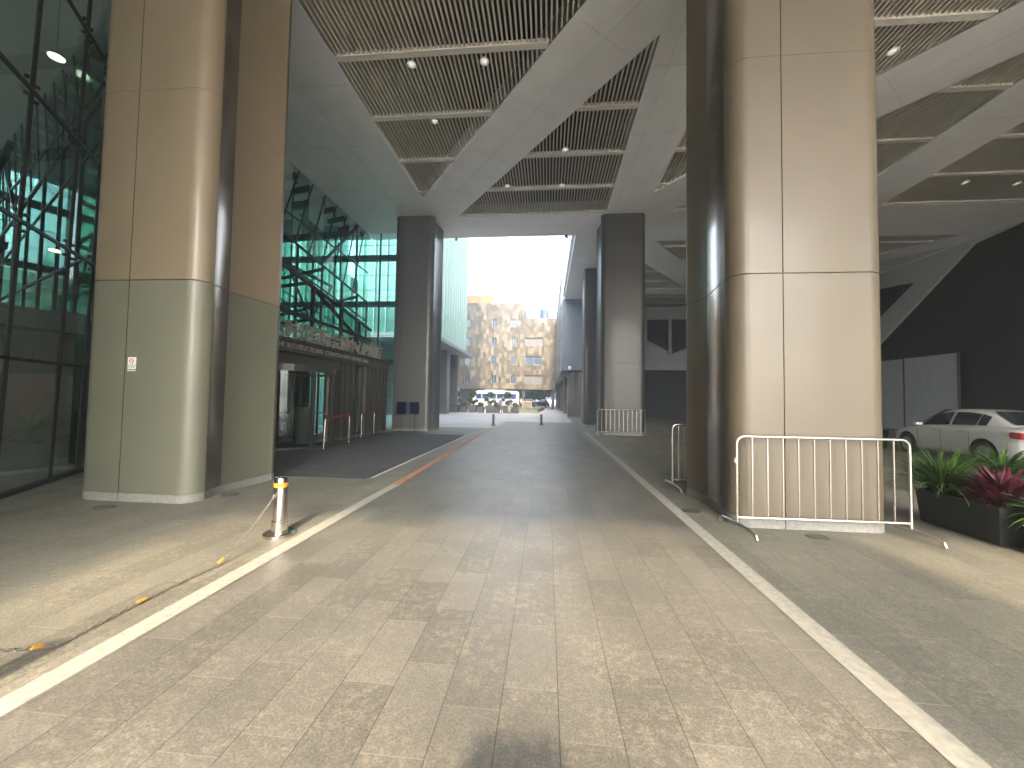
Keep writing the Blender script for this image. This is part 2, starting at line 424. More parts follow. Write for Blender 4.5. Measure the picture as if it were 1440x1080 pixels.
# ------------------------------------------------------------------ canopy ceiling
ZC = 10.2
openings = []
for dy, bays in ((0.0, "ABC"), (-12.35, "ABC")):
    y0, y1 = 7.35 + dy, 17.7 + dy
    for sx in (0.0, 9.78):
        openings.append([(-5.5+sx, y0), (1.30+sx, y0), (-5.5+sx, 16.0+dy)])
        openings.append([(2.55+sx, 8.96+dy), (2.6+sx, y1), (-4.35+sx, y1)])
    openings.append([(14.25, 10.3+dy), (20.05, y1), (14.25, y1)])
    openings.append([(16.2, y0), (21.6, y0), (21.6, 14.2+dy)])
openings += [[(5.7,21.0),(12.3,21.0),(12.3,29.4)], [(4.4,22.4),(10.6,30.2),(4.4,30.2)],
             [(14.25,21.0),(20.9,21.0),(14.25,29.4)], [(21.6,22.5),(21.6,30.2),(15.6,30.2)],
             [(4.4,31.6),(12.3,31.6),(12.3,36.4),(4.4,36.4)], [(14.25,31.6),(21.6,31.6),(21.6,36.4),(14.25,36.4)]]
outer = [(-9.62,-8.6),(22.0,-8.6),(22.0,37.0),(4.2,37.0),(4.2,33.0),(1.4,33.0),(1.4,20.05),(-9.62,20.05)]
cn = thing("canopy", "high canopy with white ceiling bands and slatted triangular openings over the road", "canopy")
cu = bpy.data.curves.new("soffit", 'CURVE'); cu.dimensions = '2D'; cu.fill_mode = 'BOTH'
for poly in [outer] + openings:
    sp = cu.splines.new('POLY'); sp.points.add(len(poly)-1)
    for p, (x, y) in zip(sp.points, poly): p.co = (x, y, 0, 1)
    sp.use_cyclic_u = True
cu.extrude = 0.3
co = bpy.data.objects.new("soffit", cu); COL.objects.link(co)
dg = bpy.context.evaluated_depsgraph_get(); dg.update()
me = bpy.data.meshes.new_from_object(co.evaluated_get(dg)); bpy.data.objects.remove(co)
me.name = "soffit"; me.transform(Matrix.Translation((0, 0, ZC+0.3))); me.materials.clear(); me.materials.append(M_ceil)
fix_mesh(me, 0)
link("soffit", me, cn)
def clip(poly, x=None, y=None):
    k, val = (0, x) if x is not None else (1, y)
    hit = []
    for i in range(len(poly)):
        a = poly[i]; b = poly[(i+1) % len(poly)]
        if (a[k]-val)*(b[k]-val) < 0:
            f = (val-a[k])/(b[k]-a[k]); hit.append(a[1-k] + f*(b[1-k]-a[1-k]))
    return (min(hit), max(hit)) if len(hit) >= 2 else None
for poly in openings:
    xs = [p[0] for p in poly]; ys = [p[1] for p in poly]
    m = MB(); k = math.ceil((min(xs)+0.03)/0.118)
    while k*0.118 < max(xs)-0.03:
        x = k*0.118; c = clip(poly, x=x); k += 1
        if not c or c[1]-c[0] < 0.05: continue
        m.box(x-0.021, x+0.021, c[0]+0.004, c[1]-0.004, ZC+0.045, ZC+0.15)
    sp = m.build("slat_panel", M_slat, cn, 0)
    for k in range(-8, 18):
        y = 9.08 + 2.14*k
        c = clip(poly, y=y)
        if not c or c[1]-c[0] < 0.25: continue
        m = MB(); m.box(c[0]+0.003, c[1]-0.003, y-0.085, y+0.085, ZC+0.012, ZC+0.13)
        m.build("cross_bar", M_bar, cn, 0)
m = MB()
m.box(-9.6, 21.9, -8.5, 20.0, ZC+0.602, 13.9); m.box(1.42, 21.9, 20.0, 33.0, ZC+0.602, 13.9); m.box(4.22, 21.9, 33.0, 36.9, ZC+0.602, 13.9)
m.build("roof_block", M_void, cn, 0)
# thin panel joints of the ceiling bands
m = MB(); zj0, zj1 = ZC-0.0015, ZC+0.01
def joint(a, b): m.bar((a[0], a[1], ZC+0.0008), (b[0], b[1], ZC+0.0008), 0.007, 0.006)
for xc in (-6.9, 3.0, 3.85, 13.2): joint((xc, -8), (xc, 19.8))
joint((-8.3, -8), (-8.3, 19.6))
for sy in range(-3, 9):
    y = 7.3 + 2.55*sy - 12.75*0
    if y > 19.5 or y < -8: continue
    joint((-9.4, y), (-5.55, y)); joint((2.62, y), (4.25, y)); joint((12.35, y), (14.2, y))
for sx in (0, 9.78):
    for dy in (0, -12.35):
        p0 = Vector((-5.3+sx, 17.35+dy)); p1 = Vector((2.35+sx, 7.6+dy)); joint(p0, p1)
        d = (p1-p0).normalized(); nrm = Vector((-d.y, d.x))
        for q in (0.2, 0.42, 0.64, 0.86):
            c = p0.lerp(p1, q); joint(c - nrm*0.78, c + nrm*0.78)
for y in (18.75, 6.4): joint((-5.4, y), (2.4, y)); joint((4.4, y), (12.1, y)); joint((14.3, y), (21.8, y))
m.build("panel_joint", M_ceilj, cn, 0)
m = MB(); m.box(-9.68,-9.58,6.9,19.4,ZC-0.09,ZC-0.002); m.build("edge_trim", M_bar, cn, 0)

# recessed downlights
def downlight(x, y, label, z=ZC+0.05, proto=[None]):
    if proto[0] is None:
        t = thing("downlight", label, "ceiling light", (x, y, z), 0, "downlights in the slatted ceiling")
        m = MB(); m.lathe([(0.10,0.0),(0.125,-0.03),(0.125,-0.055),(0.10,-0.055),(0.085,-0.02)], n=20); m.build("ring", M_white, t)
        m = MB(); m.lathe([(0.0,-0.026),(0.084,-0.024)], n=16); m.lathe([(0.024,-0.048),(0.012,-0.03)], n=10); m.build("lamp", M_lampd, t)
        m = MB(); m.lathe([(0.09,0.0),(0.09,0.1),(0.07,0.12)], n=16); m.build("housing", M_void, t)
        proto[0] = t; return t
    t = copy_tree(proto[0]); t.location = (x, y, z); t['label'] = label; return t
for x, y, lb in ((-3.6,9.35,"white downlight left of the pair in the largest slatted triangle"),
                 (-1.7,9.4,"white downlight right of the pair in the largest slatted triangle"),
                 (-3.6,11.4,"lone white downlight in the second slat field of the left triangle"),
                 (0.53,13.05,"white downlight in the right slatted triangle, nearest of its three"),
                 (-1.7,15.2,"left downlight of the two farthest over the road"),
                 (0.5,15.3,"right downlight of the two farthest over the road"),
                 (8.3,9.85,"bright downlight in the slats right of the beige pillar top"),
                 (10.4,13.5,"small downlight at the right edge of the beige pillar"),
                 (16.0,16.05,"downlight in the dark slat field at the upper right, left of two"),
                 (18.0,16.25,"downlight in the dark slat field at the upper right, right of two"),
                 (17.1,21.7,"small far downlight in the hall right of the beige pillar"),
                 (6.2,24.2,"dim downlight deep in the hall beside the far right pillar"),
                 (8.9,25.4,"dim downlight deep in the hall, farther from the far pillar")):
    downlight(x, y, lb)

# ------------------------------------------------------------------ lobby glass facade on the left
lb = thing("glass_lobby", "teal glass lobby facade with dark posts running behind the left pillars", "glass building")
P = [(-7.6, 4.3), (-8.09, 5.06), (-8.62, 5.87), (-9.15, 6.68), (-9.36, 7.0)]
D = Vector((-0.545, 0.838))
def fp(s): return Vector((-8.09, 5.06)) + D*s       # along the oblique near facade
S0, S1 = -6.5, 2.3
PS = [2.25, 1.36, -0.02, -1.42, -2.82, -4.2, -5.6]
m = MB()
a, b = fp(S0), fp(S1)
nn = Vector((0.838, 0.545))
m.add([(a.x,a.y,0.06),(b.x,b.y,0.06),(b.x,b.y,ZC),(a.x,a.y,ZC)], [(0,1,2,3)])
m.build("near_glass", M_glassA, lb, 0)
m = MB()
for s in PS:
    p = fp(s-0.12); p2 = fp(s+0.32)
    m.bar((p.x,p.y,0), (p2.x,p2.y,ZC), 0.045, 0.045)
m.build("glazing_post", M_cable, lb, 0)
m = MB()
for z in (2.09, 4.22, 6.35, 8.6): m.bar((a.x,a.y,z), (b.x,b.y,z), 0.05, 0.05)
m.bar((a.x,a.y,0.03), (b.x,b.y,0.03), 0.12, 0.06)
m.build("glazing_rail", M_cable, lb, 0)
m = MB()
def spider(p, n2, z):
    for dx, dz in ((-0.13,-0.13),(0.13,-0.13),(-0.13,0.13),(0.13,0.13)):
        e = Vector((p.x + D.x*dx, p.y + D.y*dx, z+dz))
        m.bar((p.x-n2.x*0.12, p.y-n2.y*0.12, z), e, 0.03, 0.03)
        m.lathe([(0.03,-0.02),(0.03,0.02)], (e.x, e.y, e.z), 8)
for s in PS[:4]:
    for z in (4.22, 6.35, 8.6): spider(fp(s-0.12+0.44*z/ZC), nn, z)
m.build("glass_clamp", M_cable, lb, 0)
# upper raked facade on x = -9.5 from Y 7 to 19.2
XF = -9.5
def zfold(y): return 7.5 - (y-12.1)*0.135
m = MB()
ys = [7.0 + 12.3*i/12 for i in range(13)]
for i in range(12):
    y0, y1 = ys[i], ys[i+1]
    m.add([(XF,y0,zfold(y0)),(XF,y1,zfold(y1)),(XF,y1,ZC-0.02),(XF,y0,ZC-0.02)], [(0,1,2,3)])
m.build("upper_glass", M_glassA, lb, 0)
m = MB()
for k in range(12):
    yb = 8.2 + 0.87*k; zb = zfold(yb); yt = yb + 0.95
    m.bar((XF,yb,zb), (XF,yt,ZC-0.1), 0.04, 0.04, up=(1,0,0))
    for zz in (8.4, 9.75):
        yc = yb + (yt-yb)*(zz-zb)/(ZC-0.1-zb)
        for dd in (-0.12, 0.12):
            m.bar((XF-0.02,yc-0.10,zz+dd), (XF-0.03,yc+0.12,zz+dd), 0.045, 0.045)
    m.bar((XF-0.1,yt,9.95), (XF-0.9,yt,9.8), 0.12, 0.2)
m.bar((XF,15.1,zfold(15.1)), (XF,18.1,10.1), 0.09, 0.09, up=(1,0,0))
m.bar((XF,16.6,zfold(16.6)), (XF,16.6,9.2), 0.06, 0.06, up=(1,0,0))
m.bar((XF,18.0,zfold(18.0)), (XF,18.0,10.1), 0.05, 0.05, up=(1,0,0))
m.build("raked_post", M_cable, lb, 0)
m = MB(); m.bar((XF,7,8.4), (XF,19.3,8.1), 0.05, 0.05); m.bar((XF,7,zfold(7)), (XF,19.3,zfold(19.3)), 0.07, 0.07)
m.bar((XF,7,zfold(7)-1.0), (XF,19.3,zfold(19.3)-1.0), 0.05, 0.05)
m.build("facade_chord", M_cable, lb, 0)
# lower glass between the fold and the entrance portal
m = MB()
m.add([(XF,7.0,0.1),(XF,19.3,0.1),(XF,19.3,zfold(19.3)),(XF,7.0,zfold(7.0))], [(0,1,2,3)])
m.build("lower_glass", M_glassA, lb, 0)
m = MB()
for y in (7.2, 8.8, 10.4, 12.0, 13.6, 15.2, 16.8, 18.2, 19.25): m.bar((XF,y,0), (XF,y,zfold(y)), 0.07, 0.07)
for z in (2.9, 4.6): m.bar((XF,7,z), (XF,19.3,z), 0.06, 0.06)
m.build("lower_post", M_cable, lb, 0)
# end wall across, looking out at the courtyard
YE = 19.3
m = MB(); m.add([(-25,YE,0.1),(-7.5,YE,0.1),(-7.5,YE,ZC-0.02),(-25,YE,ZC-0.02)], [(0,1,2,3)])
m.build("end_glass", M_glassB, lb, 0)
m = MB()
for k in range(14): m.bar((-7.6-1.25*k,YE+0.01,0), (-7.6-1.25*k,YE+0.01,ZC), 0.07, 0.07)
m.build("end_post", M_cable, lb, 0)
m = MB()
for k in range(1, 13): m.bar((-25,YE+0.06,0.8*k), (-7.5,YE+0.06,0.8*k), 0.022, 0.022)
for z in (3.3, 6.4, 8.9): m.box(-25,-7.5,YE+0.2,YE+0.55,z,z+0.24)
m.build("end_rail", M_truss, lb, 0)
# interior
m = MB(); m.add([(-26,-12,0.004),(-7.3,-12,0.004),(-7.3,4.0,0.004),(-9.3,7.1,0.004),(-9.45,19.3,0.004),(-26,19.3,0.004)], [(0,1,2,3,4,5)]); m.build("lobby_floor", M_lobf, lb, 0)
m = MB(); m.box(-20.2,-20,-12,19.2,0,ZC); m.box(-20,-12,-12.2,-12,0,ZC)
for k in range(26): m.box(-20.0,-19.93,-11+1.15*k,-10.9+1.15*k,0.01,ZC-0.01)
for z in (3.1,6.2): m.box(-20.0,-19.94,-12,19.1,z,z+0.08); m.build("back_wall", M_lobw, lb, 0)
m = MB(); m.box(-26.2,-9.7,-12,20.0,ZC+0.1,11.0); m.box(-26.2,-9.7,-12,20.0,ZC-0.0,ZC+0.09); m.build("lobby_ceiling", M_lobw, lb, 0)
m = MB()
for y in (-3.5, 1.5, 6.5, 11.5, 16.5):
    m.box(-15.4,-14.8,y-0.3,y+0.3,0.01,ZC-0.01)
m.build("inner_column", M_lobw, lb, 0)
m = MB()
m.box(-19.9,-16.2,-11.9,12,3.6,4.0); m.box(-16.2,-16.14,-11.9,12,4.02,4.9)
m.build("mezzanine", M_truss, lb, 0)
m = MB()
def trussline(x, y0, y1, z0, z1, n):
    m.bar((x,y0,z0),(x,y1,z0),0.10,0.12); m.bar((x,y0,z1),(x,y1,z1),0.10,0.12)
    for i in range(n):
        ya = y0+(y1-y0)*i/n; yb = y0+(y1-y0)*(i+1)/n
        m.bar((x,ya,z0 if i%2 else z1),(x,yb,z1 if i%2 else z0),0.07,0.07)
trussline(-11.3, 12.0, 19.0, 5.2, 7.3, 4); trussline(-14.5, 13.0, 19.0, 3.4, 5.0, 4)
for y in (12.5, 15.5, 18.5):
    m.bar((-9.6,y,zfold(y)),(-15,y-1.0,zfold(y)-1.6),0.09,0.12); m.bar((-9.6,y,4.6),(-13.5,y,6.9),0.07,0.07)
    m.bar((-9.7,y,9.9),(-17,y,9.5),0.18,0.3)
for y in (8,11): m.bar((-9.9,y,9.8),(-17,y,9.4),0.16,0.3)
m.build("truss", M_truss, lb, 0)
m = MB(); m.box(-11.2,-11.0,8.3,16.8,0.01,3.3); m.build("added_dark_screen", M_darkw, lb, 0)  # dark screen added to keep the view through the revolving door dim
# glass fins seen as paler uprights
m = MB()
for k in range(8): m.box(-10.6,-9.9,7.4+1.6*k,7.425+1.6*k,0.2,9.6)
m.build("glass_fin", M_glassA, lb, 0)
for x, y, c, lbv in ((-12.5,8.2,M_redc,"dark red display board standing in the lobby, nearest one"),(-14.2,9.6,M_signw,"pale display board standing in the lobby"),(-16.0,13.0,M_redc,"dark red display board deep in the lobby")):
    t = thing("display_board", lbv, "display board", (x,y,0.01), R(40), "display boards inside the lobby")
    m = MB(); m.box(-0.6,0.6,-0.03,0.03,0.35,2.0); m.build("panel", c, t, 0)
    m = MB(); m.box(-0.62,-0.56,-0.2,0.2,0,0.05); m.box(-0.62,-0.58,-0.02,0.02,0.05,2.0); m.box(0.56,0.62,-0.2,0.2,0,0.05); m.box(0.58,0.62,-0.02,0.02,0.05,2.0); m.build("stand", M_frame, t, 0)
for i, (x, y, z, lbv) in enumerate(((-10.5,5.9,8.3,"oval lamp glowing high behind the near glass, left one"),(-10.8,7.2,8.9,"oval lamp glowing high behind the near glass, right one"),
                     (-13.2,7.6,6.6,"lamp glowing behind the near glass at mid height"),(-13.9,16.6,8.7,"lamp glowing behind the raked glass beside the left pillar"),
                     (-13.0,8.9,5.3,"lower faint lamp behind the near glass"))):
    t = thing("lobby_lamp", lbv, "lamp", (x, y, z), 0, "lamps inside the glass lobby")
    m = MB(); m.lathe([(0.0,0),(0.13,0.0),(0.13,0.02)], n=18); m.build("lamp_disc", M_lamp, t)
    m = MB(); m.lathe([(0.15,0.021),(0.15,0.08),(0.1,0.1)], n=18); m.build("housing", M_void, t)
    m = MB(); m.bar((0,0,0.1),(0,0,ZC-z),0.02); m.build("rod", M_cable, t)

# ------------------------------------------------------------------ entrance portal with revolving door
pt = thing("entrance_portal", "dark bronze entrance portal carrying large metal letters on its lintel", "entrance", (-7.4, 9.4, 0))
def pbox(name, mat, *b, sm=0):
    m = MB(); 
    for q in b: m.box(*q)
    return m.build(name, mat, pt, sm)
LY = 7.9
pbox("lintel", M_frame2, (-2.0,0.12,-1.9,LY,2.82,2.90), (-2.0,0.12,-1.9,LY,3.14,3.22), (-2.0,0.04,-1.9,LY-0.05,2.90,3.14))
pbox("cladding", M_frame2, (-1.9,0.0,-1.8,0.55,0.06,2.82), (-0.25,0.0,3.75,4.75,0.06,2.82), (-0.25,0.0,5.8,LY-0.12,0.06,2.82), (-0.3,-0.002,0.55,3.75,2.5,2.818))
pbox("base_strip", M_stone, (-2.0,0.02,-1.9,0.55,-0.002,0.06), (-0.3,0.02,3.75,LY-0.1,-0.002,0.06))
m = MB()
for y in (-1.2,-0.6,0.0,0.5,3.78,4.1,4.45,4.74,5.82,6.2,6.6,7.0,7.4,7.76): m.box(-0.02,0.022,y-0.035,y+0.035,0.06,2.82)
for y in (4.75,5.28,5.8): m.box(-0.22,-0.14,y-0.03,y+0.03,0.0,2.82)
m.build("rib", M_frame, pt, 0)
m = MB(); m.box(-0.19,-0.17,4.78,5.78,0.06,2.8); m.build("side_glass", M_glassD, pt, 0)
# glazed screen above
m = MB(); m.add([(-0.9,-1.9,3.22),(-0.9,LY,3.22),(-0.9,LY,4.7),(-0.9,-1.9,6.3)], [(0,1,2,3)]); m.build("screen_glass", M_glassA, pt, 0)
m = MB()
for y in (-0.6, 1.4, 3.4, 5.3, 6.8): m.bar((-0.9,y,3.2),(-0.9,y,6.3-(y+1.9)*0.163),0.12,0.12)
m.bar((-0.9,-1.9,6.3),(-0.9,LY,4.7),0.09,0.10); m.bar((-0.9,-1.9,4.35),(-0.9,LY,4.2),0.1,0.12)
m.bar((-0.95,0,3.3),(-0.95,3.3,4.25),0.1,0.1); m.bar((-0.95,3.4,3.3),(-0.95,6.8,4.2),0.1,0.1); m.bar((-1.0,0,4.3),(-1.0,3.4,5.6),0.1,0.1); m.bar((-1.0,3.4,5.5),(-1.0,6.6,4.25),0.1,0.1)
m.build("screen_frame", M_cable, pt, 0)
m = MB(); m.add([(-0.9,LY,3.22),(-2.1,LY,3.22),(-2.1,LY,5.6),(-0.9,LY,4.7)], [(0,1,2,3)]); m.build("return_glass", M_glassA, pt, 0)
# letters: big row standing on the lintel, small row on its face
RZ = Matrix.Rotation(R(90), 4, 'Z')
text_mesh("云时代国际会展中心四川厅", 0.60, 0.03, "large_lettering", M_letter, pt, Matrix.Translation((0.03,0.15,3.27)) @ RZ @ RX, 'LEFT', 0.93, 0.004)
text_mesh("YUN SHI INTERNATIONAL CONVENTION CENTER HALL", 0.215, 0.012, "small_lettering", M_letter, pt, Matrix.Translation((0.052,-0.2,2.945)) @ RZ @ RX, 'LEFT', 1.12, 0.002)

rd = thing("revolving_door", "glass revolving door under the dark bronze lintel", "revolving door", (-8.45, 11.55, 0))
for a in (-62,-20,20,62):
    m = MB(); x, y = 1.5*math.cos(R(a)), 1.5*math.sin(R(a)); m.box(x-0.05,x+0.05,y-0.05,y+0.05,0.02,2.5); m.build("post", M_frame2, rd, 0)
def curved(r, a0, a1, z0, z1, mat, name, th=0.0, n=12):
    m = MB()
    for i in range(n):
        A, B = R(a0+(a1-a0)*i/n), R(a0+(a1-a0)*(i+1)/n)
        if th: m.prism([(r*math.cos(A),r*math.sin(A)),((r+th)*math.cos(A),(r+th)*math.sin(A)),((r+th)*math.cos(B),(r+th)*math.sin(B)),(r*math.cos(B),r*math.sin(B))], z0, z1)
        else: m.add([(r*math.cos(A),r*math.sin(A),z0),(r*math.cos(B),r*math.sin(B),z0),(r*math.cos(B),r*math.sin(B),z1),(r*math.cos(A),r*math.sin(A),z1)], [(0,1,2,3)])
    return m.build(name, mat, rd, 30)
curved(1.5, -62, -20, 0.08, 2.3, M_glassD, "curved_glass"); curved(1.5, 20, 62, 0.08, 2.3, M_glassD, "curved_glass")
curved(1.45, -64, 64, 2.3, 2.5, M_frame2, "header", 0.12); curved(1.45, -64, 64, 0.012, 0.07, M_frame2, "threshold", 0.1)
m = MB()
for a in (25, 115, 205, 295):
    c, s_ = math.cos(R(a)), math.sin(R(a)); M_ = Matrix.Rotation(R(a), 4, 'Z')
    for q in ((0.06,0.12),(1.30,1.38)): m.box(q[0],q[1],-0.02,0.02,0.05,2.28,0,M_)
    m.box(0.12,1.3,-0.02,0.02,0.05,0.14,0,M_); m.box(0.12,1.3,-0.02,0.02,2.2,2.28,0,M_); m.box(0.12,1.3,-0.015,0.015,1.0,1.05,0,M_)
m.lathe([(0.06,0.02),(0.06,2.29)], n=12)
m.build("door_wing", M_frame, rd, 0)
m = MB(); m.lathe([(0.30,0.03),(0.30,1.15),(0.24,1.2)], (0.55,0.35,0), 20); m.build("centre_drum", M_whited, rd)
# red decoration and yellow notice behind the door
m = MB(); m.box(-9.62,-9.56,11.9,12.7,0.9,2.3); tag(m.build("red_banner", M_redc, None, 0), "dark red hanging banner seen behind the revolving door glass", "banner")
m = MB(); m.box(-9.63,-9.57,10.95,11.2,1.2,2.1); tag(m.build("yellow_notice", pm("yellow_notice_paper", (0.45,0.42,0.14), 0.6), None, 0), "narrow yellow notice behind the revolving door glass", "notice")

# rope stanchions
def stanchion(x, y, label, lean=0.0, belt=None):
    t = thing("queue_stanchion", label, "stanchion", (x, y, 0.01), 0, "queue stanchions before the entrance")
    m = MB(); m.lathe([(0.15,0),(0.15,0.012),(0.05,0.03),(0.03,0.035)], n=20); m.build("base", M_steel, t)
    m = MB(); m.tube([(0,0,0.03),(0,lean,0.9)], 0.022, 12); m.build("post", M_steel, t)
    m = MB(); m.lathe([(0.028,0.88),(0.034,0.9),(0.034,0.96),(0.02,0.975)], (0,lean,0), 14); m.build("belt_cassette", M_black, t)
    if belt: 
        m = MB(); dx, dy = belt; m.bar((0,lean,0.925),(dx,dy,0.925),0.004,0.05); m.build("belt", M_red, t)
    return t
stanchion(-6.64,11.0,"nearest steel queue post, leaning slightly, its red belt reaching back",0.06,(-0.1,1.62))
stanchion(-6.75,12.68,"second steel queue post, at the end of the near red belt")
stanchion(-7.02,14.1,"third steel queue post, starting the far red belt",0,(-0.18,1.42))
stanchion(-7.2,15.55,"farthest steel queue post beside the portal's end")
def easel(x, y, label):
    t = thing("sign_stand", label, "sign stand", (x, y, 0.0), R(8), "dark sign stands before the far left pillar")
    m = MB(); m.box(-0.2,0.2,-0.015,0.015,0.83,1.36); m.build("board", M_navy, t, 0)
    m = MB(); m.tube([(0,0.03,0.03),(0,0.03,1.2)], 0.014, 8); m.build("pole", M_black, t)
    m = MB(); m.lathe([(0.15,0),(0.15,0.02),(0.03,0.035)], n=16); m.build("base", M_black, t)
easel(-6.62, 17.05, "dark blue sign board on a thin stand, the left one of two")
easel(-6.02, 17.1, "dark blue sign board on a thin stand, the right one of two")

# ------------------------------------------------------------------ bollards and chain
def bollard(x, y, label, h=0.66, group="steel bollards along the lane"):
    t = thing("bollard", label, "bollard", (x, y, 0.0), 0, group)
    m = MB(); m.lathe([(0.165,0),(0.165,0.028),(0.155,0.034),(0.09,0.034)], n=40); m.build("base_plate", M_steel if y < 10 else M_frame2, t)
    m = MB(); m.lathe([(0.084,0.034),(0.084,0.16),(0.078,0.168),(0.072,0.17),(0.072,h-0.03),(0.068,h-0.015),(0.055,h-0.008),(0.05,h-0.012)], n=36); m.build("post", M_steel if y < 10 else M_frame2, t)
    if y < 10: m = MB(); m.lathe([(0.0738,h-0.115),(0.0738,h-0.065)], n=36); m.build("reflective_band", M_yel, t)
    m = MB(); m.lathe([(0.022,h-0.012),(0.022,h+0.004),(0.01,h+0.008)], n=12); m.build("lock_cap", M_black, t)
    m = MB(); m.tube([(-0.01,-0.088+0.02*math.cos(a*math.pi/6),h-0.2+0.02*math.sin(a*math.pi/6)) for a in range(12)], 0.005, 6, closed=True); m.build("chain_eye", M_steel, t)
    return t
bollard(-3.03, 4.20, "steel bollard with a yellow band and a chain, nearest one in view")
bollard(-3.12, 22.5, "steel bollard far up the lane, left one at the end of the orange line")
bollard(-0.33, 24.0, "steel bollard far up the lane, right one in the middle")
bollard(-3.03, 1.35, "steel bollard holding the near end of the chain")
ch = thing("chain", "sagging steel link chain with orange sleeves beside the left white line", "chain")
def chain_z(t): # t 0..1 from far bollard to near
    L = 3.08; x = abs(t-0.5)*2
    return 0.014 + 0.455*(max(0, (x-0.42)/0.58))**1.2
pts = []; y = 4.11; pos = 0
N = 4000
path = [(-3.03 + 0.02*math.sin(i/N*9), 4.11 - (4.11-1.44)*i/N, chain_z(i/N)) for i in range(N+1)]
step = 0.045; acc = 0; marks = [Vector(path[0])]
for i in range(1, N+1):
    d = (Vector(path[i]) - Vector(path[i-1])).length; acc += d
    if acc >= step: marks.append(Vector(path[i])); acc = 0
m = MB()
for i in range(len(marks)-1):
    a, b = marks[i], marks[i+1]; d = (b-a).normalized(); side = d.cross(Vector((0,0,1))).normalized(); upv = side.cross(d)
    ax = side if i % 2 else upv
    ax = (side*math.cos(0.5) + upv*math.sin(0.5)) if i % 2 else (side*math.sin(-0.9) + upv*math.cos(0.9))
    c = (a+b)/2; hl = 0.026; r = 0.0105; lp = []
    for k in range(12):
        an = 2*math.pi*k/12; lp.append(c + d*((hl-r)*(1 if math.cos(an) > 0 else -1) + r*math.cos(an)) + ax*r*math.sin(an))
    m.tube(lp, 0.0038, 5, closed=True)
m.build("links", M_rust, ch)
for k in (int(len(marks)*0.29), int(len(marks)*0.51), int(len(marks)*0.735)):
    a, b = marks[k], marks[k+1]; d = (b-a).normalized(); c = (a+b)/2 + Vector((0,0,0.004))
    m = MB(); m.tube([c-d*0.032, c-d*0.03, c-d*0.004, c, c+d*0.004, c+d*0.03, c+d*0.032], [0.006,0.0125,0.0125,0.009,0.0125,0.0125,0.006], 10); m.build("sleeve", M_yel, ch)

# uplights in the floor
for x, y, lb_ in ((-6.1,4.86,"dark round floor light before the left pillar"),(-5.0,5.75,"dark round floor light at the road side of the left pillar"),
                 (2.12,5.9,"dark round floor light beside the white line near the right pillar"),(3.25,4.98,"dark round floor light under the nearest steel barrier")):
    t = thing("floor_light", lb_, "floor light", (x,y,-0.004), 0, "round lights set in the paving by the pillars")
    m = MB(); m.lathe([(0.12,0),(0.12,0.012),(0.1,0.015),(0.097,0.011)], n=28); m.build("rim", M_frame2, t)
    m = MB(); m.lathe([(0.096,0.0),(0.096,0.0105)], n=24); m.build("lens", M_black, t)

# ------------------------------------------------------------------ steel crowd barriers
def barrier(x, y, rz, label, L=2.02, H=1.17, nb=10, skew=0.0):
    t = thing("crowd_barrier", label, "barrier", (x, y, 0), rz, "steel crowd barriers")
    m = MB(); r = 0.0165; c = 0.09
    pts = [(0,0,0.08)] + [(0,0,H-c)] + [(c-c*math.cos(a), 0, H-c+c*math.sin(a)) for a in (0.4,0.8,1.2,math.pi/2)]
    pts += [(L-c+c*math.sin(a), 0, H-c+c*math.cos(a)) for a in (0,0.4,0.8,1.2,math.pi/2)] + [(L,0,0.08)]
    m.tube(pts, r, 10); m.tube([(0,0,0.17),(L,0,0.17)], 0.015, 8); m.build("frame", M_steelr, t)
    m = MB()
    for k in range(nb):
        X = L*(k+1)/(nb+1); m.tube([(X,0,0.17),(X,0,H)], 0.0095, 7)
    m.build("bars", M_steelr, t)
    for X in (0.0, L):
        m = MB(); m.tube([(X-0.05,0.36,0.012),(X-0.045,0.35,0.06),(X-0.035,0.29,0.095),(X,0.0,0.1),(X+0.035,-0.27,0.085),(X+0.045,-0.33,0.06),(X+0.05,-0.345,0.012)], 0.018, 10); m.build("foot", M_steelr, t)
    m = MB(); m.box(-0.028,0.0,-0.008,0.008,0.86,0.875); m.box(-0.028,-0.02,-0.008,0.008,0.84,0.9); m.build("hook", M_steelr, t)
    return t
barrier(2.37, 5.06, R(1.2), "nearest steel barrier, standing before the beige right pillar")
barrier(2.27, 17.55, R(1), "far steel barrier standing before the far right pillar", 2.1)
barrier(2.30, 7.3, R(-1), "steel barrier mostly hidden behind the right pillar, left end showing", nb=18)
barrier(12.6, 20.6, R(30), "steel barrier deep in the hall beside the white hoarding")

# ------------------------------------------------------------------ plants
def leaf_mat(name, col, var=0.35, trans=0.25):
    m, t, b = new_mat(name)
    g = nd(t, "ShaderNodeNewGeometry")
    c = ramp(t, g.outputs['Random Per Island'], [(0, tuple(k*(1-var) for k in col)), (1, tuple(min(1, k*(1+var)) for k in col))])
    t.links.new(c, b.inputs['Base Color']); b.inputs['Roughness'].default_value = 0.45
    tl = nd(t, "ShaderNodeBsdfTranslucent"); t.links.new(c, tl.inputs[0])
    mx = nd(t, "ShaderNodeMixShader"); mx.inputs[0].default_value = trans
    out = [n for n in t.nodes if n.type == 'OUTPUT_MATERIAL'][0]
    t.links.new(b.outputs[0], mx.inputs[1]); t.links.new(tl.outputs[0], mx.inputs[2]); t.links.new(mx.outputs[0], out.inputs[0])
    return m
L_green = leaf_mat("bright_green_leaf", (0.065, 0.145, 0.02), 0.6)
L_dark = leaf_mat("dark_green_leaf", (0.03, 0.075, 0.02), 0.5)
L_red = leaf_mat("magenta_red_leaf", (0.10, 0.014, 0.028), 0.7)
L_pink = leaf_mat("hot_pink_leaf", (0.55, 0.04, 0.16), 0.3)
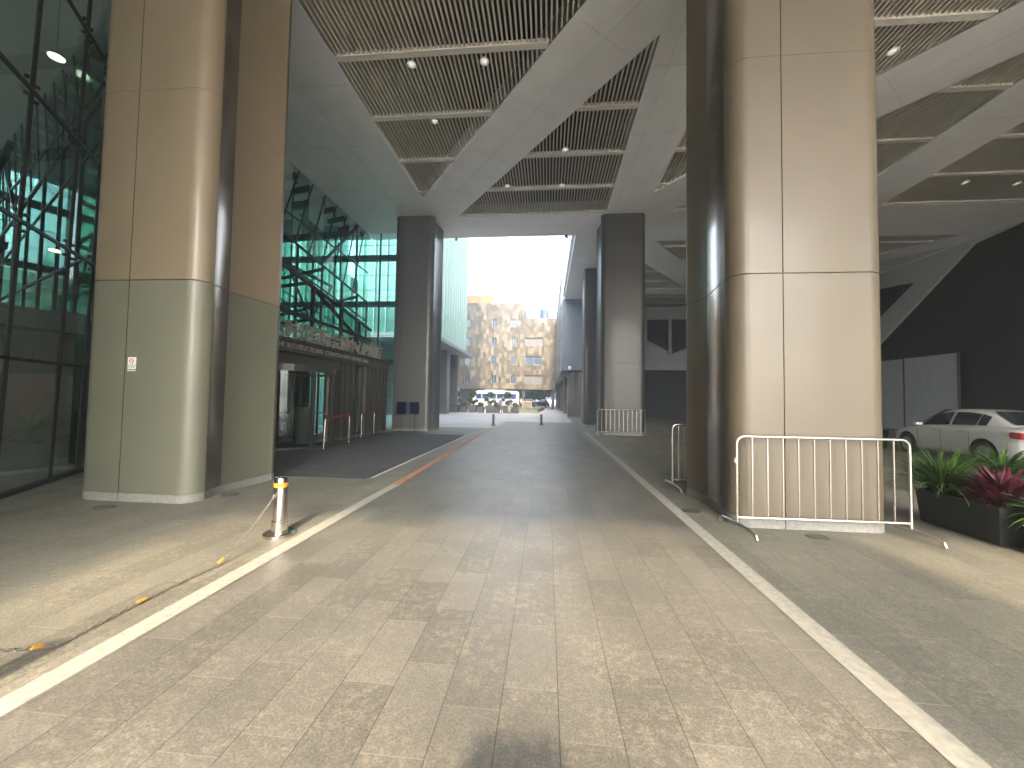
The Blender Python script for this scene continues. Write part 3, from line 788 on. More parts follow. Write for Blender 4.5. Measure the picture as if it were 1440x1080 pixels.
L_pale = leaf_mat("pale_striped_leaf", (0.24, 0.25, 0.18), 0.5)
M_dsteel = pm("dark_steel", (0.12,0.11,0.11), 0.4, 0.7)
L_yel = leaf_mat("yellow_leaf", (0.45, 0.30, 0.03), 0.4)
L_tree = leaf_mat("tree_leaf", (0.07, 0.14, 0.03), 0.5)
M_bark = pm("bark", (0.09, 0.07, 0.05), 0.9, 0, 0.3, 20, 0.4)
def blade(m, base, yaw, L, wdt, lift, droop, mi=0, seg=6, fold=0.15):
    d = Vector((math.cos(yaw), math.sin(yaw), 0)); s_ = Vector((-d.y, d.x, 0)); p = Vector(base); el = lift
    vs = []; 
    for i in range(seg+1):
        f = i/seg; wv = wdt*math.sin(math.pi*(0.18+0.82*f))**0.8 * (1 if f < 1 else 0.02)
        up = Vector((-math.sin(el)*d.x, -math.sin(el)*d.y, math.cos(el)))
        vs += [p - s_*wv/2 + up*wv*fold, p, p + s_*wv/2 + up*wv*fold]
        p = p + (d*math.cos(el) + Vector((0,0,1))*math.sin(el))*(L/seg); el -= droop/seg
    fs = []
    for i in range(seg): fs += [(3*i,3*i+1,3*i+4,3*i+3),(3*i+1,3*i+2,3*i+5,3*i+4)]
    m.add(vs, fs, mi)
def grassy(name, label, loc, mats, n=130, L=0.42, wd=0.02, cat="plant", group=None, lift=(0.5,1.5), spread=0.07, droop=1.5, seed=1, s=1.0):
    rnd = random.Random(seed); t = thing(name, label, cat, loc, 0, group)
    for ki, (mt, frac) in enumerate(mats):
        m = MB()
        for k in range(int(n*frac)):
            a = rnd.uniform(0, 2*math.pi); rr = rnd.uniform(0, spread)
            blade(m, (rr*math.cos(a), rr*math.sin(a), 0), a+rnd.uniform(-0.5,0.5), L*rnd.uniform(0.55,1.15)*s, wd*rnd.uniform(0.7,1.3), rnd.uniform(*lift), droop*rnd.uniform(0.5,1.3))
        m.build("leaves" if ki == 0 else "coloured_leaves", mt, t, 0)
    return t
def planter(x, y, lx, ly, h, label, rz=0.0):
    t = thing("planter_box", label, "planter", (x, y, 0), rz, "black rectangular planters")
    m = MB(); e = 0.035
    lo = [(-lx/2+e,-ly/2+e),(lx/2-e,-ly/2+e),(lx/2-e,ly/2-e),(-lx/2+e,ly/2-e)]; hi = [(-lx/2,-ly/2),(lx/2,-ly/2),(lx/2,ly/2),(-lx/2,ly/2)]
    inn = [(-lx/2+0.03,-ly/2+0.03),(lx/2-0.03,-ly/2+0.03),(lx/2-0.03,ly/2-0.03),(-lx/2+0.03,ly/2-0.03)]
    vs = [(*p,0.0) for p in lo] + [(*p,h) for p in hi] + [(*p,h) for p in inn] + [(*p,h-0.08) for p in inn]
    fs = [(3,2,1,0)]
    for a in (0,4,8):
        for i in range(4): fs.append((a+i, a+(i+1)%4, a+4+(i+1)%4, a+4+i))
    m.add(vs, fs); m.build("box", M_pot, t, 0)
    m = MB(); rnd = random.Random(int(x*100)); nx, ny = 6, 10; vs = []; fs = []
    for i in range(nx+1):
        for j in range(ny+1): vs.append((-lx/2+0.031+(lx-0.062)*i/nx, -ly/2+0.031+(ly-0.062)*j/ny, h-0.05+rnd.uniform(-0.01,0.012)))
    for i in range(nx):
        for j in range(ny): fs.append((i*(ny+1)+j,(i+1)*(ny+1)+j,(i+1)*(ny+1)+j+1,i*(ny+1)+j+1))
    m.add(vs, fs); m.build("soil", M_soil, t)
    m = MB()
    for k in range(260):
        a = rnd.uniform(0, 6.28); px, py = rnd.uniform(-lx/2+0.05,lx/2-0.05), rnd.uniform(-ly/2+0.05,ly/2-0.05)
        blade(m, (px,py,h-0.05), a, rnd.uniform(0.06,0.15), 0.022, rnd.uniform(0.3,1.3), 1.4, seg=3)
    m.build("ground_cover", L_dark, t, 0)
    return t
planter(5.42, 5.42, 0.52, 1.05, 0.44, "long black planter nearest the steel barrier, holding green and magenta plants", R(-2))
planter(5.50, 4.24, 0.52, 1.05, 0.44, "long black planter at the right edge of the picture, nearest of all", R(-2))
planter(7.35, 6.5, 0.5, 1.1, 0.42, "black planter in the second row below the white car, with yellow leaves", R(-4))
planter(7.5, 5.2, 0.5, 1.0, 0.42, "black planter in the second row at the right edge")
planter(12.15, 15.9, 0.9, 0.9, 0.62, "tall black planter behind the near barrier's right end")
PG = "leafy plants in the black planters"
grassy("grassy_plant", "bright green arching grass plant at the left end of the nearest planter", (5.33,5.74,0.38), [(L_green,0.85),(L_dark,0.25)], 420, 0.80, 0.018, group=PG, seed=3, lift=(0.75,1.55), droop=1.4)
grassy("bromeliad", "magenta red leafed plant with a hot pink centre in the nearest planter", (5.42,5.12,0.38), [(L_red,0.95),(L_pink,0.05)], 170, 0.50, 0.075, group=PG, lift=(0.35,1.5), droop=0.6, seed=5)
grassy("striped_plant", "pale striped leaf plant between the green and the magenta plants", (5.60,5.30,0.38), [(L_pale,1.0)], 30, 0.34, 0.05, group=PG, lift=(0.2,0.9), droop=0.9, seed=6)
grassy("grassy_plant", "green arching plant at the right edge of the picture", (5.42,4.55,0.38), [(L_green,0.7),(L_dark,0.2)], 130, 0.52, 0.035, group=PG, seed=8, lift=(0.2,1.4))
grassy("striped_plant", "pale leaf plant right of the magenta plant", (5.46,4.83,0.38), [(L_pale,0.8),(L_dark,0.4)], 34, 0.32, 0.05, group=PG, lift=(0.2,0.9), droop=0.9, seed=9)
grassy("grassy_plant", "green spiky plant against the white car door", (7.25,6.85,0.38), [(L_dark,0.5),(L_green,0.5)], 190, 0.72, 0.03, group=PG, seed=12, lift=(0.8,1.55))
grassy("croton", "small yellow leafed plant below the white car's rear wheel", (7.35,6.3,0.38), [(L_yel,0.8),(L_dark,0.4)], 110, 0.42, 0.055, group=PG, lift=(0.4,1.45), droop=0.7, seed=13)
grassy("grassy_plant", "dark green plant under the white car's tail lamp", (7.4,5.45,0.38), [(L_dark,0.7),(L_green,0.4)], 190, 0.75, 0.032, group=PG, seed=15, lift=(0.8,1.55))
grassy("grassy_plant", "dark upright plant in the tall planter behind the barrier", (12.15,15.9,0.55), [(L_dark,1.0)], 160, 0.62, 0.03, group=PG, seed=18, spread=0.25)

for x, y, lbv in ((-10.6,7.1,"leafy indoor plant behind the near glass, closest to the pillar"),(-11.0,5.9,"leafy indoor plant behind the near glass at the picture's left edge"),(-15.0,11.2,"leafy indoor plant deep in the lobby")):
    t = grassy("indoor_plant", lbv, (x,y,0.5), [(L_dark,0.6),(L_green,0.4)], 120, 1.0, 0.06, group="plants inside the lobby", seed=int(-x*10), lift=(0.7,1.5), spread=0.15)
    m = MB(); m.lathe([(0.2,-0.49),(0.26,0.0),(0.22,0.0)], n=16); m.build("pot", M_potg, t)

# ------------------------------------------------------------------ car
M_carw = pm("white_car_paint", (0.66, 0.66, 0.63), 0.28, 0, 0.03, 3, 0, coat=0.6)
M_carglass = pm("dark_car_glass", (0.02, 0.025, 0.03), 0.06, 0.0, 0.1, 2, spec=0.9)
M_tail = pm("red_tail_lamp", (0.45, 0.01, 0.01), 0.15, coat=0.8)
M_rim = pm("alloy_rim", (0.45, 0.45, 0.45), 0.3, 0.9)
M_tyre = pm("tyre_rubber", (0.025, 0.025, 0.025), 0.8)
M_card = pm("dark_car_paint", (0.03, 0.03, 0.035), 0.25, 0.2, 0.1, 3, 0, coat=0.6)
M_silver = pm("pale_silver_paint", (0.6, 0.62, 0.65), 0.3, 0.3, 0.05, 3, 0, coat=0.6)
def sedan(name, label, loc, rz, paint, cat="car", group=None):
    """local: +x forward, origin on the ground at the rear axle"""
    t = thing(name, label, cat, loc, rz, group)
    WB = 2.60; r = 0.32
    # stations: x, sill z, bumper z, half width, belt z, deck z (top of lower body), deck half width
    st = [(-0.98,0.42,0.56,0.52,0.80,0.90,0.46),(-0.93,0.28,0.52,0.74,0.86,1.00,0.62),(-0.78,0.22,0.5,0.83,0.90,1.045,0.70),(-0.45,0.20,0.5,0.86,0.93,1.06,0.72),
          (0.0,0.19,0.5,0.875,0.94,1.06,0.74),(0.5,0.18,0.5,0.88,0.93,1.03,0.77),(1.1,0.18,0.5,0.88,0.91,0.985,0.79),(1.7,0.18,0.5,0.88,0.89,0.96,0.79),
          (2.15,0.18,0.5,0.875,0.86,0.955,0.76),(2.6,0.19,0.48,0.865,0.80,0.90,0.73),(3.0,0.20,0.46,0.84,0.74,0.82,0.68),(3.28,0.22,0.44,0.76,0.66,0.73,0.60),(3.42,0.30,0.44,0.58,0.58,0.62,0.46)]
    rings = []
    for x, sz, bz, hw, bt, dk, dh in st:
        half = [(0.0,sz),(hw-0.10,sz),(hw-0.02,sz+0.07),(hw,bz),(hw+0.005,(bz+bt)/2),(hw-0.015,bt),(hw-0.06,bt+(dk-bt)*0.55),(dh,dk),(dh*0.5,dk+0.02),(0.0,dk+0.028)]
        ring = [(x, y, z) for y, z in half] + [(x, -y, z) for y, z in half[-2:0:-1]]
        rings.append(ring)
    n = len(rings[0]); vs = [v for rg in rings for v in rg]; fs = []
    for i in range(len(rings)-1):
        for k in range(n): fs.append((i*n+k, (i+1)*n+k, (i+1)*n+(k+1)%n, i*n+(k+1)%n))
    fs.append(tuple(range(n))); fs.append(tuple((len(rings)-1)*n+k for k in range(n))[::-1])
    me = bpy.data.meshes.new("body"); me.from_pydata(vs, [], fs); fix_mesh(me, 0)
    bo = bpy.data.objects.new("tmp_body", me); COL.objects.link(bo)
    sb = bo.modifiers.new("s", 'SUBSURF'); sb.levels = 2; sb.render_levels = 2
    cutm = MB()
    for X in (0.0, WB):
        for sgn in (-1, 1):
            cutm.tube([(X, sgn*0.62, r+0.02), (X, sgn*1.1, r+0.02)], 0.385, 28)
    cut = cutm.build("tmp_cut", M_black, None, 0)
    bl = bo.modifiers.new("b", 'BOOLEAN'); bl.object = cut; bl.operation = 'DIFFERENCE'; bl.solver = 'EXACT'
    dg = bpy.context.evaluated_depsgraph_get(); dg.update()
    me2 = bpy.data.meshes.new_from_object(bo.evaluated_get(dg)); bpy.data.objects.remove(bo); bpy.data.objects.remove(cut)
    me2.materials.clear(); me2.materials.append(paint); me2.materials.append(M_black)
    for p in me2.polygons:
        c = p.center; inside = any(math.hypot(c.x-X, c.z-r-0.02) < 0.39 for X in (0.0, WB)) and abs(c.y) > 0.6 and abs(p.normal.y) < 0.5
        flat = any(math.hypot(c.x-X, c.z-r-0.02) < 0.39 for X in (0.0, WB)) and abs(abs(c.y)-0.62) < 0.02
        p.material_index = 1 if (inside or flat) else 0
    fix_mesh(me2, 40, False); me2.name = "body"; link("body", me2, t)
    # cabin: glass house as loft with pillars in paint
    cs = [(-0.52,1.06,0.70,1.065,0.62),(-0.02,1.055,0.74,1.33,0.57),(0.25,1.05,0.755,1.425,0.555),(0.7,1.03,0.775,1.475,0.56),(1.2,1.0,0.785,1.475,0.565),(1.55,0.98,0.785,1.42,0.565),(1.9,0.965,0.78,1.26,0.60),(2.38,0.945,0.74,0.955,0.68)]
    m = MB(); rings = []
    for x, z0, h0, z1, h1 in cs:
        rings.append([(x,h0,z0-0.03),(x,h0,z0),(x,(h0*2+h1)/3+0.012,z0+(z1-z0)*0.35),(x,h1+0.015,z0+(z1-z0)*0.86),(x,h1-0.06,z1),(x,h1*0.4,z1+0.022),(x,-h1*0.4,z1+0.022),(x,-h1+0.06,z1),(x,-h1-0.015,z0+(z1-z0)*0.86),(x,-(h0*2+h1)/3-0.012,z0+(z1-z0)*0.35),(x,-h0,z0),(x,-h0,z0-0.03)])
    n = 12
    for i in range(len(rings)-1):
        for k in range(n-1):
            m.add([rings[i][k],rings[i+1][k],rings[i+1][k+1],rings[i][k+1]], [(0,1,2,3)])
    o = m.build("cabin", paint, t, 0)
    bm = bmesh.new(); bm.from_mesh(o.data); bmesh.ops.remove_doubles(bm, verts=bm.verts, dist=0.001); bmesh.ops.recalc_face_normals(bm, faces=bm.faces)
    bmesh.ops.subdivide_edges(bm, edges=bm.edges, cuts=1, use_grid_fill=True, smooth=0.6)
    bm.to_mesh(o.data); bm.free(); fix_mesh(o.data, 50)
    # side windows, proud of the cabin
    def cab(x, f):
        for a, b in zip(cs, cs[1:]):
            if a[0] <= x <= b[0]:
                u = (x-a[0])/(b[0]-a[0]); q = [a[i]+(b[i]-a[i])*u for i in range(5)]
                z = q[1]+(q[3]-q[1])*f; y = q[2]+(q[4]-q[2])*f; bul = 0.016*math.sin(math.pi*min(1,f)); return y+bul+0.016, z
    def window(xa, xb, sgn, name="side_window"):
        m = MB(); N = 12; K = 6; vs = []
        for i in range(N+1):
            x = xa+(xb-xa)*i/N
            f1 = 0.86
            for k in range(K+1):
                y, z = cab(x, 0.05+(f1-0.05)*k/K); vs.append((x, sgn*y, z))
        fs = [(i*(K+1)+k,(i+1)*(K+1)+k,(i+1)*(K+1)+k+1,i*(K+1)+k+1) for i in range(N) for k in range(K)]
        m.add(vs, fs); return m.build(name, M_carglass, t)
    for sgn in (1, -1):
        window(0.02, 0.26, sgn, "quarter_window"); window(0.30, 1.02, sgn); window(1.10, 2.12, sgn)
    def pane(pts, name):
        m = MB(); m.add(pts, [(0,1,2,3)]); m.build(name, M_carglass, t, 0)
    pane([(-0.52,0.56,1.125),(-0.52,-0.56,1.125),(0.12,-0.47,1.455),(0.12,0.47,1.455)], "rear_window")
    pane([(2.38,0.60,1.02),(2.38,-0.60,1.02),(1.62,-0.50,1.475),(1.62,0.50,1.475)], "windscreen")
    for X in (0.0, WB):
        for sgn in (-1, 1):
            wv = MB(); wv.tube([(X,sgn*0.66,r),(X,sgn*0.665,r),(X,sgn*0.86,r),(X,sgn*0.872,r)], [r-0.03,r,r,r-0.03], 30)
            wo = wv.build("wheel", M_tyre, t)
            m = MB(); m.tube([(X,sgn*0.868,r),(X,sgn*0.878,r)], [0.215,0.2], 24)
            for k in range(10):
                a = 2*math.pi*k/10; m.bar((X,sgn*0.876,r),(X+0.2*math.cos(a),sgn*0.88,r+0.2*math.sin(a)),0.045,0.02,up=(0,1,0))
            m.build("rim", M_rim, wo)
    for sgn in (-1, 1):
        m = MB(); m.box(-0.97,-0.66,sgn*0.50,sgn*0.862,0.78,0.95)
        o = m.build("tail_lamp", M_tail, t, 0); bv = o.modifiers.new("bv", 'BEVEL'); bv.width = 0.04; bv.segments = 3
        m = MB(); m.box(3.02,3.25,sgn*0.5,sgn*0.80,0.60,0.70)
        o = m.build("headlight", M_rim, t, 0); bv = o.modifiers.new("bv", 'BEVEL'); bv.width = 0.03; bv.segments = 3
        m = MB(); m.box(2.0,2.16,sgn*0.80,sgn*0.99,0.95,1.06)
        o = m.build("wing_mirror", paint, t, 0); bv = o.modifiers.new("bv", 'BEVEL'); bv.width = 0.035; bv.segments = 3
        for X in (0.62, 1.5):
            m = MB(); m.tube([(X-0.1,sgn*0.885,0.86),(X-0.08,sgn*0.905,0.865),(X+0.08,sgn*0.905,0.865),(X+0.1,sgn*0.885,0.86)], 0.012, 8); m.build("door_handle", M_rim, t)
        m = MB()
        for X in (0.38, 1.28, 2.12): m.bar((X,sgn*0.884,0.26),(X,sgn*0.884,0.9),0.004,0.007)
        m.build("door_gap", M_black, t, 0)
    m = MB(); m.box(-1.0,-0.96,-0.26,0.26,0.66,0.78); m.build("number_plate", pm("plate_blue", (0.05,0.1,0.35), 0.4), t, 0)
    m = MB(); m.tube([(0.2,0,1.43),(0.12,0,1.50)], 0.006, 6); m.build("aerial", M_black, t)
    return t
sedan("parked_car", "white saloon car parked in the hall behind the planters", (12.61, 11.44, 0), R(83), M_carw)
sedan("parked_car", "small pale car far off under the stone building, beyond the lane's end", (-2.6, 78, 0), R(160), M_silver)
sedan("parked_car", "dark car far off at the end of the lane", (-0.9, 74, 0), R(78), M_card)

# ------------------------------------------------------------------ right hall: walls and hoarding
hw_ = thing("hall_side_wall", "dark side wall of the hall at the far right with a grey diagonal brace", "wall")
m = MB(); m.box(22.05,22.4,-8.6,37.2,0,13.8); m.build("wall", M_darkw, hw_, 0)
M_brace = pm("grey_brace_panel", (0.42, 0.43, 0.42), 0.6, 0, 0.08, 2)
def wallpoly(name, yz, mat, x0, x1):
    m = MB(); n = len(yz)
    vs = [(x0,y,z) for y, z in yz] + [(x1,y,z) for y, z in yz]
    fs = [tuple(range(n)), tuple(range(n,2*n))[::-1]] + [(i,(i+1)%n,n+(i+1)%n,n+i) for i in range(n)]
    m.add(vs, fs); return m.build(name, mat, hw_, 0)
wallpoly("diagonal_brace", [(19.6,10.19),(28.6,10.19),(28.6,9.4),(24.9,8.95),(28.6,6.5),(28.6,4.7),(21.7,10.0)], M_brace, 21.9, 22.049)
m = MB()
for k in range(16): z = 6.7+0.17*k; m.box(21.96,22.04,max(25.1,25.1+(8.95-z)*1.55),28.5,z,z+0.05)
m.build("louvre", M_frame, hw_, 0)
hd = thing("site_hoarding", "tall pale grey hoarding panels in the dark corner behind the white car", "hoarding", (21.6, 22.3, 0))
for i, (a, b) in enumerate(((0,3.0),(3.1,4.55),(4.62,6.0))):
    m = MB(); m.box(-0.03,0.03,a,b,0.05,4.38); m.build("panel", M_whited, hd, 0)
for y in (-0.05,3.05,4.59,6.05): m = MB(); m.box(-0.05,0.05,y-0.03,y+0.03,0,4.45); m.build("post", M_frame, hd, 0)
hb = thing("hall_back_wall", "dark rear wall of the hall with a grey chevron band, past the far pillar", "wall")
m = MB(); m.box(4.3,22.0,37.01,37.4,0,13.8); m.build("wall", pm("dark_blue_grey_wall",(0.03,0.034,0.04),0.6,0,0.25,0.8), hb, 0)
M_band = pm("blue_grey_band", (0.30,0.32,0.34), 0.6, 0, 0.08, 1)
def bwall(name, xz, y0=36.85, y1=37.0, mat=M_band):
    m = MB(); n = len(xz); vs = [(x,y0,z) for x, z in xz] + [(x,y1,z) for x, z in xz]
    m.add(vs, [tuple(range(n)), tuple(range(n,2*n))[::-1]] + [(i,(i+1)%n,n+(i+1)%n,n+i) for i in range(n)]); m.build(name, mat, hb, 0)
bwall("upper_band", [(4.3,9.2),(22,9.2),(22,10.19),(4.3,10.19)])
bwall("chevron_band", [(4.3,4.45),(22,4.45),(22,8.8),(19,9.0),(11.6,6.0),(4.3,10.0),(4.3,9.2)][:6])
bwall("mullion", [(8.95,5.9),(9.25,5.9),(9.25,9.19),(8.95,9.19)], 36.7, 36.84); bwall("mullion", [(11.2,5.9),(11.5,5.9),(11.5,9.19),(11.2,9.19)], 36.7, 36.84)

# ------------------------------------------------------------------ courtyard buildings
def stone_cladding(name, axis):
    m, t, b = new_mat(name)
    tc = nd(t, "ShaderNodeTexCoord"); sp = nd(t, "ShaderNodeSeparateXYZ"); t.links.new(tc.outputs['Object'], sp.inputs[0])
    U = sp.outputs[axis]; Z = sp.outputs[2]
    u = mth(t, 'DIVIDE', mth(t, 'ADD', U, 200), 0.42); ci = mth(t, 'FLOOR', u)
    wn = nd(t, "ShaderNodeTexWhiteNoise", noise_dimensions='1D'); t.links.new(ci, wn.inputs['W'])
    v = mth(t, 'ADD', mth(t, 'DIVIDE', Z, 0.74), mth(t, 'MULTIPLY', wn.outputs[0], 5)); ri = mth(t, 'FLOOR', v)
    cb = nd(t, "ShaderNodeCombineXYZ"); t.links.new(ci, cb.inputs[0]); t.links.new(ri, cb.inputs[1])
    w2 = nd(t, "ShaderNodeTexWhiteNoise", noise_dimensions='2D'); t.links.new(cb.outputs[0], w2.inputs['Vector'])
    c = ramp(t, w2.outputs[0], [(0.0,(0.064,0.050,0.032)),(0.3,(0.088,0.071,0.046)),(0.6,(0.12,0.098,0.066)),(0.78,(0.165,0.138,0.095)),(0.95,(0.21,0.18,0.128))])
    fu = mth(t, 'FRACT', u); fv = mth(t, 'FRACT', v)
    j = mth(t, 'MAXIMUM', mth(t, 'LESS_THAN', fu, 0.03), mth(t, 'LESS_THAN', fv, 0.015))
    c = mixc(t, mth(t, 'MULTIPLY', j, 0.6), c, (0.12,0.1,0.08))
    t.links.new(mixc(t, 1.0, c, ramp(t, noise(t, 2, 5), [(0.3,(0.9,0.9,0.9)),(0.7,(1.08,1.08,1.08))]), 'MULTIPLY'), b.inputs['Base Color'])
    b.inputs['Roughness'].default_value = 0.75
    return m
M_tanX = stone_cladding("tan_stone_cladding_front", 0); M_tanY = stone_cladding("tan_stone_cladding_side", 1)
M_win = pm("blue_window_glass", (0.022,0.045,0.10), 0.25, 0.0, 0.2, 0.5, spec=0.8)
M_winp = pm("bright_window_glass", (0.26,0.33,0.42), 0.15, 0.1, 0.1, 0.5)
M_winframe = pm("grey_window_frame", (0.25,0.25,0.26), 0.5)
M_greyp = pm("grey_louvre_panel", (0.15,0.14,0.13), 0.6)
M_conc = pm("grey_soffit", (0.17,0.17,0.18), 0.7, 0, 0.1, 1)
M_yellow = pm("yellow_render", (0.33,0.19,0.06), 0.8, 0, 0.08, 1)
TB = thing("stone_building", "tan stone clad office building closing the view, with small blue windows", "building", (0,60,0))
def wall_with_holes(x0, x1, z0, z1, holes, y, th, mat, parent, name="wall"):
    xs = sorted({x0, x1, *[h[0] for h in holes], *[h[1] for h in holes]}); zs = sorted({z0, z1, *[h[2] for h in holes], *[h[3] for h in holes]})
    m = MB()
    for i in range(len(xs)-1):
        for j in range(len(zs)-1):
            cx, cz = (xs[i]+xs[i+1])/2, (zs[j]+zs[j+1])/2
            if any(h[0] < cx < h[1] and h[2] < cz < h[3] for h in holes): continue
            m.add([(xs[i],y,zs[j]),(xs[i+1],y,zs[j]),(xs[i+1],y,zs[j+1]),(xs[i],y,zs[j+1])], [(0,1,2,3)])
    for h in holes:
        a,b,c,d = h
        m.add([(a,y,c),(b,y,c),(b,y,d),(a,y,d),(a,y+th,c),(b,y+th,c),(b,y+th,d),(a,y+th,d)], [(0,1,5,4),(1,2,6,5),(2,3,7,6),(3,0,4,7)])
    return m.build(name, mat, parent, 0)
hl = []; spec = []
for zi, z in enumerate((3.95,6.92,9.88,12.85)):
    for ci, x in enumerate((-12.65,-8.4,-5.35)):
        h = (x-0.42,x+0.42,z,z+1.3); hl.append(h); spec.append((h, M_winp if (ci == 0 and zi > 0) else M_win))
for z, mt in ((3.95,M_greyp),(6.92,M_win),(9.88,M_greyp)):
    h = (-3.5,-0.8,z,z+1.3); hl.append(h); spec.append((h, mt))
for x in (-17,-21): 
    for z in (3.95,6.92,9.88,12.85): h = (x-0.42,x+0.42,z,z+1.3); hl.append(h); spec.append((h, M_win))
wall_with_holes(-30,-3.95,3.05,16.7,[h for h in hl if h[1] < -3.95],0,0.25,M_tanX,TB)
wall_with_holes(-3.95,1.24,3.05,14.25,[h for h in hl if h[0] > -3.95],0,0.25,M_tanX,TB)
for h, mt in spec:
    a,b,c,d = h; m = MB()
    m.box(a,b,0.2,0.25,c,c+0.06); m.box(a,b,0.2,0.25,d-0.06,d); m.box(a,a+0.06,0.2,0.25,c+0.06,d-0.06); m.box(b-0.06,b,0.2,0.25,c+0.06,d-0.06); m.box((a+b)/2-0.03,(a+b)/2+0.03,0.2,0.25,c+0.06,d-0.06)
    fr = m.build("window", M_winframe, TB, 0)
    m = MB(); m.box(a,b,0.252,0.27,c,d); m.build("pane", mt, fr, 0)
m = MB(); m.box(-30,1.24,0.4,14,3.3,14.2); m.box(-30,-3.95,0.4,14,14.2,16.6); m.build("inner_block", M_conc, TB, 0)
m = MB(); m.box(-30,1.24,0.02,14,3.04,3.2); m.build("soffit", M_conc, TB, 0)
m = MB(); m.box(-3.95,-3.75,0.01,12,14.25,16.7); m.build("side_wall", M_tanY, TB, 0)
m = MB(); m.box(-30,-4.3,3.0,3.3,0,3.04); m.build("ground_floor_wall", M_greyp, TB, 0)
for xa, xb in ((-3.9,-3.45),(0.7,1.2)):
    m = MB(); m.box(xa,xb,0.4,1.0,0,3.04); m.build("column", M_frame, TB, 0)
m = MB(); m.box(-13.9,-8.9,2,8,16.61,18.5); m.build("penthouse", M_yellow, TB, 0)
m = MB()
for x in [-8.8+0.5*k for k in range(10)]: m.box(x,x+0.04,0.2,0.24,16.7,17.1)
m.box(-8.8,-4.0,0.2,0.25,17.08,17.13); m.build("roof_railing", M_white, TB, 0)
wt = thing("water_tank", "dark roof tank with a green top on the stone building", "tank", (-0.55,62,14.2))
m = MB(); m.lathe([(0.75,0.0),(0.75,1.7),(0.7,1.75)], n=20); m.build("tank", pm("dark_blue_tank",(0.05,0.08,0.14),0.5), wt)
m = MB(); m.lathe([(0.74,1.76),(0.74,2.6),(0.5,2.75)], n=20); m.build("cap", pm("green_tank_top",(0.2,0.42,0.38),0.5), wt)

WG = thing("stone_wing", "long stone clad wing along the right side of the courtyard, on dark columns", "building", (0,0,0))
m = MB(); m.box(1.25,18,37.5,95,4.05,13.9); m.build("upper_block", M_tanY, WG, 0)
m = MB(); m.box(1.24,4.18,33.02,37.48,4.05,10.19); m.build("front_box", pm("smooth_blue_grey_panel",(0.12,0.14,0.17),0.5,0.2,0.06,1), WG, 0)
m = MB(); m.box(1.3,4.18,33.02,37.48,ZC,13.9); m.build("upper_front", M_white, WG, 0)
for k in range(14):
    y = 38.2+4.0*k
    for z in (5.0, 7.9, 10.8): m = MB(); m.box(1.235,1.26,y,y+1.2,z,z+1.6); m.build("window", M_win, WG, 0)
m = MB(); m.box(5.5,17.5,40,94,0,4.04); m.build("ground_floor_wall", M_darkw, WG, 0)
m = MB(); m.box(1.26,5.4,37.5,94,4.0,4.045); m.build("soffit", M_conc, WG, 0)
# pale fascia with dark slits above the canopy soffit
m = MB(); m.box(1.25,1.38,20.3,33,ZC+0.32,14.1); m.build("pale_fascia", M_white, WG, 0)
for y in (21.0,22.4,24.2,26.3,28.0,30.1,31.7):
    m = MB(); m.box(1.235,1.26,y,y+0.45,ZC+0.7,13.8); m.build("slit_window", M_frame, WG, 0)
for y in (25.2, 33.9, 42.5, 51.0, 59.5, 68.0, 76.5):
    t = thing("arcade_column", ["slim dark column of the right arcade, nearest of the row","slim dark column of the right arcade, second of the row","slim dark column of the right arcade, third of the row","slim dark column of the right arcade, fourth of the row","slim dark column of the right arcade, fifth of the row","slim dark column of the right arcade, sixth of the row","slim dark column of the right arcade, farthest of the row"][int((y-25)/8.4)], "column", (2.35 if y < 30 else 1.85,y,0), 0, "dark columns of the arcade right of the courtyard")
    hh = 10.2 if y < 30 else 4.0
    m = MB(); pl = arc(0.12,0.12,0.12,180,270,5)+arc(1.28,0.12,0.12,-90,0,5)+[(1.4,1.3),(0,1.3)]; m.prism(pl,0.1,hh-0.01); m.build("shaft", M_farq, t)
    m = MB(); m.prism([(x*1.01-0.006,y_*1.01-0.006) for x,y_ in pl],0,0.1); m.build("plinth", M_stone, t)

TW = thing("glass_tower", "pale teal glass tower with vertical ribs left of the courtyard", "tower", (0,0,0))
M_tglass = pm("tower_glass", (0.06,0.13,0.125), 0.2, 0.1, 0.25, 0.35, coat=0.3)
m = MB(); m.box(-34,-9.55,29,43.5,6.5,60); m.build("curtain_wall", M_tglass, TW, 0)
m = MB()
for k in range(16): y = 29+0.9667*k; m.box(-9.55,-9.35,y-0.04,y+0.04,6.5,60)
for k in range(26): x = -34+0.97*k; m.box(x-0.04,x+0.04,28.8,29.0,6.5,60)
m.build("rib", pm("pale_teal_rib",(0.16,0.25,0.24),0.35), TW, 0)
m = MB()
for k in range(18): m.box(-34,-9.53,28.98,43.5,6.5+3.0*k,6.62+3.0*k)
m.build("floor_line", M_conc, TW, 0)
m = MB(); m.box(-34,-8.6,28.6,44.2,6.2,6.48); m.build("soffit", M_conc, TW, 0)
for y, lb_ in ((32.2,None),(36.5,None),(41.0,None)):
    m = MB(); m.box(-11.2,-9.7,y,y+1.2,0,6.2); m.build("column", M_farp, TW, 0)
m = MB(); m.box(-34,-14,31,43,0,6.2); m.build("ground_floor_wall", M_winframe, TW, 0)

# unseen block added behind the camera to shade the left pavement
BK = thing("added_shade_block", "unseen grey block added behind the viewpoint to shade the left pavement", "building", (0,0,0))
m = MB(); m.box(-14,-3.15,-30,-13,0,19); m.build("wall", pm("grey_render",(0.35,0.34,0.31),0.8,0,0.1,1), BK, 0)
for i in range(3):
    for j in range(5): m = MB(); m.box(-13.4+3.4*i,-11.6+3.4*i,-12.99,-12.95,1.5+3.4*j,3.5+3.4*j); m.build("window", M_win, BK, 0)

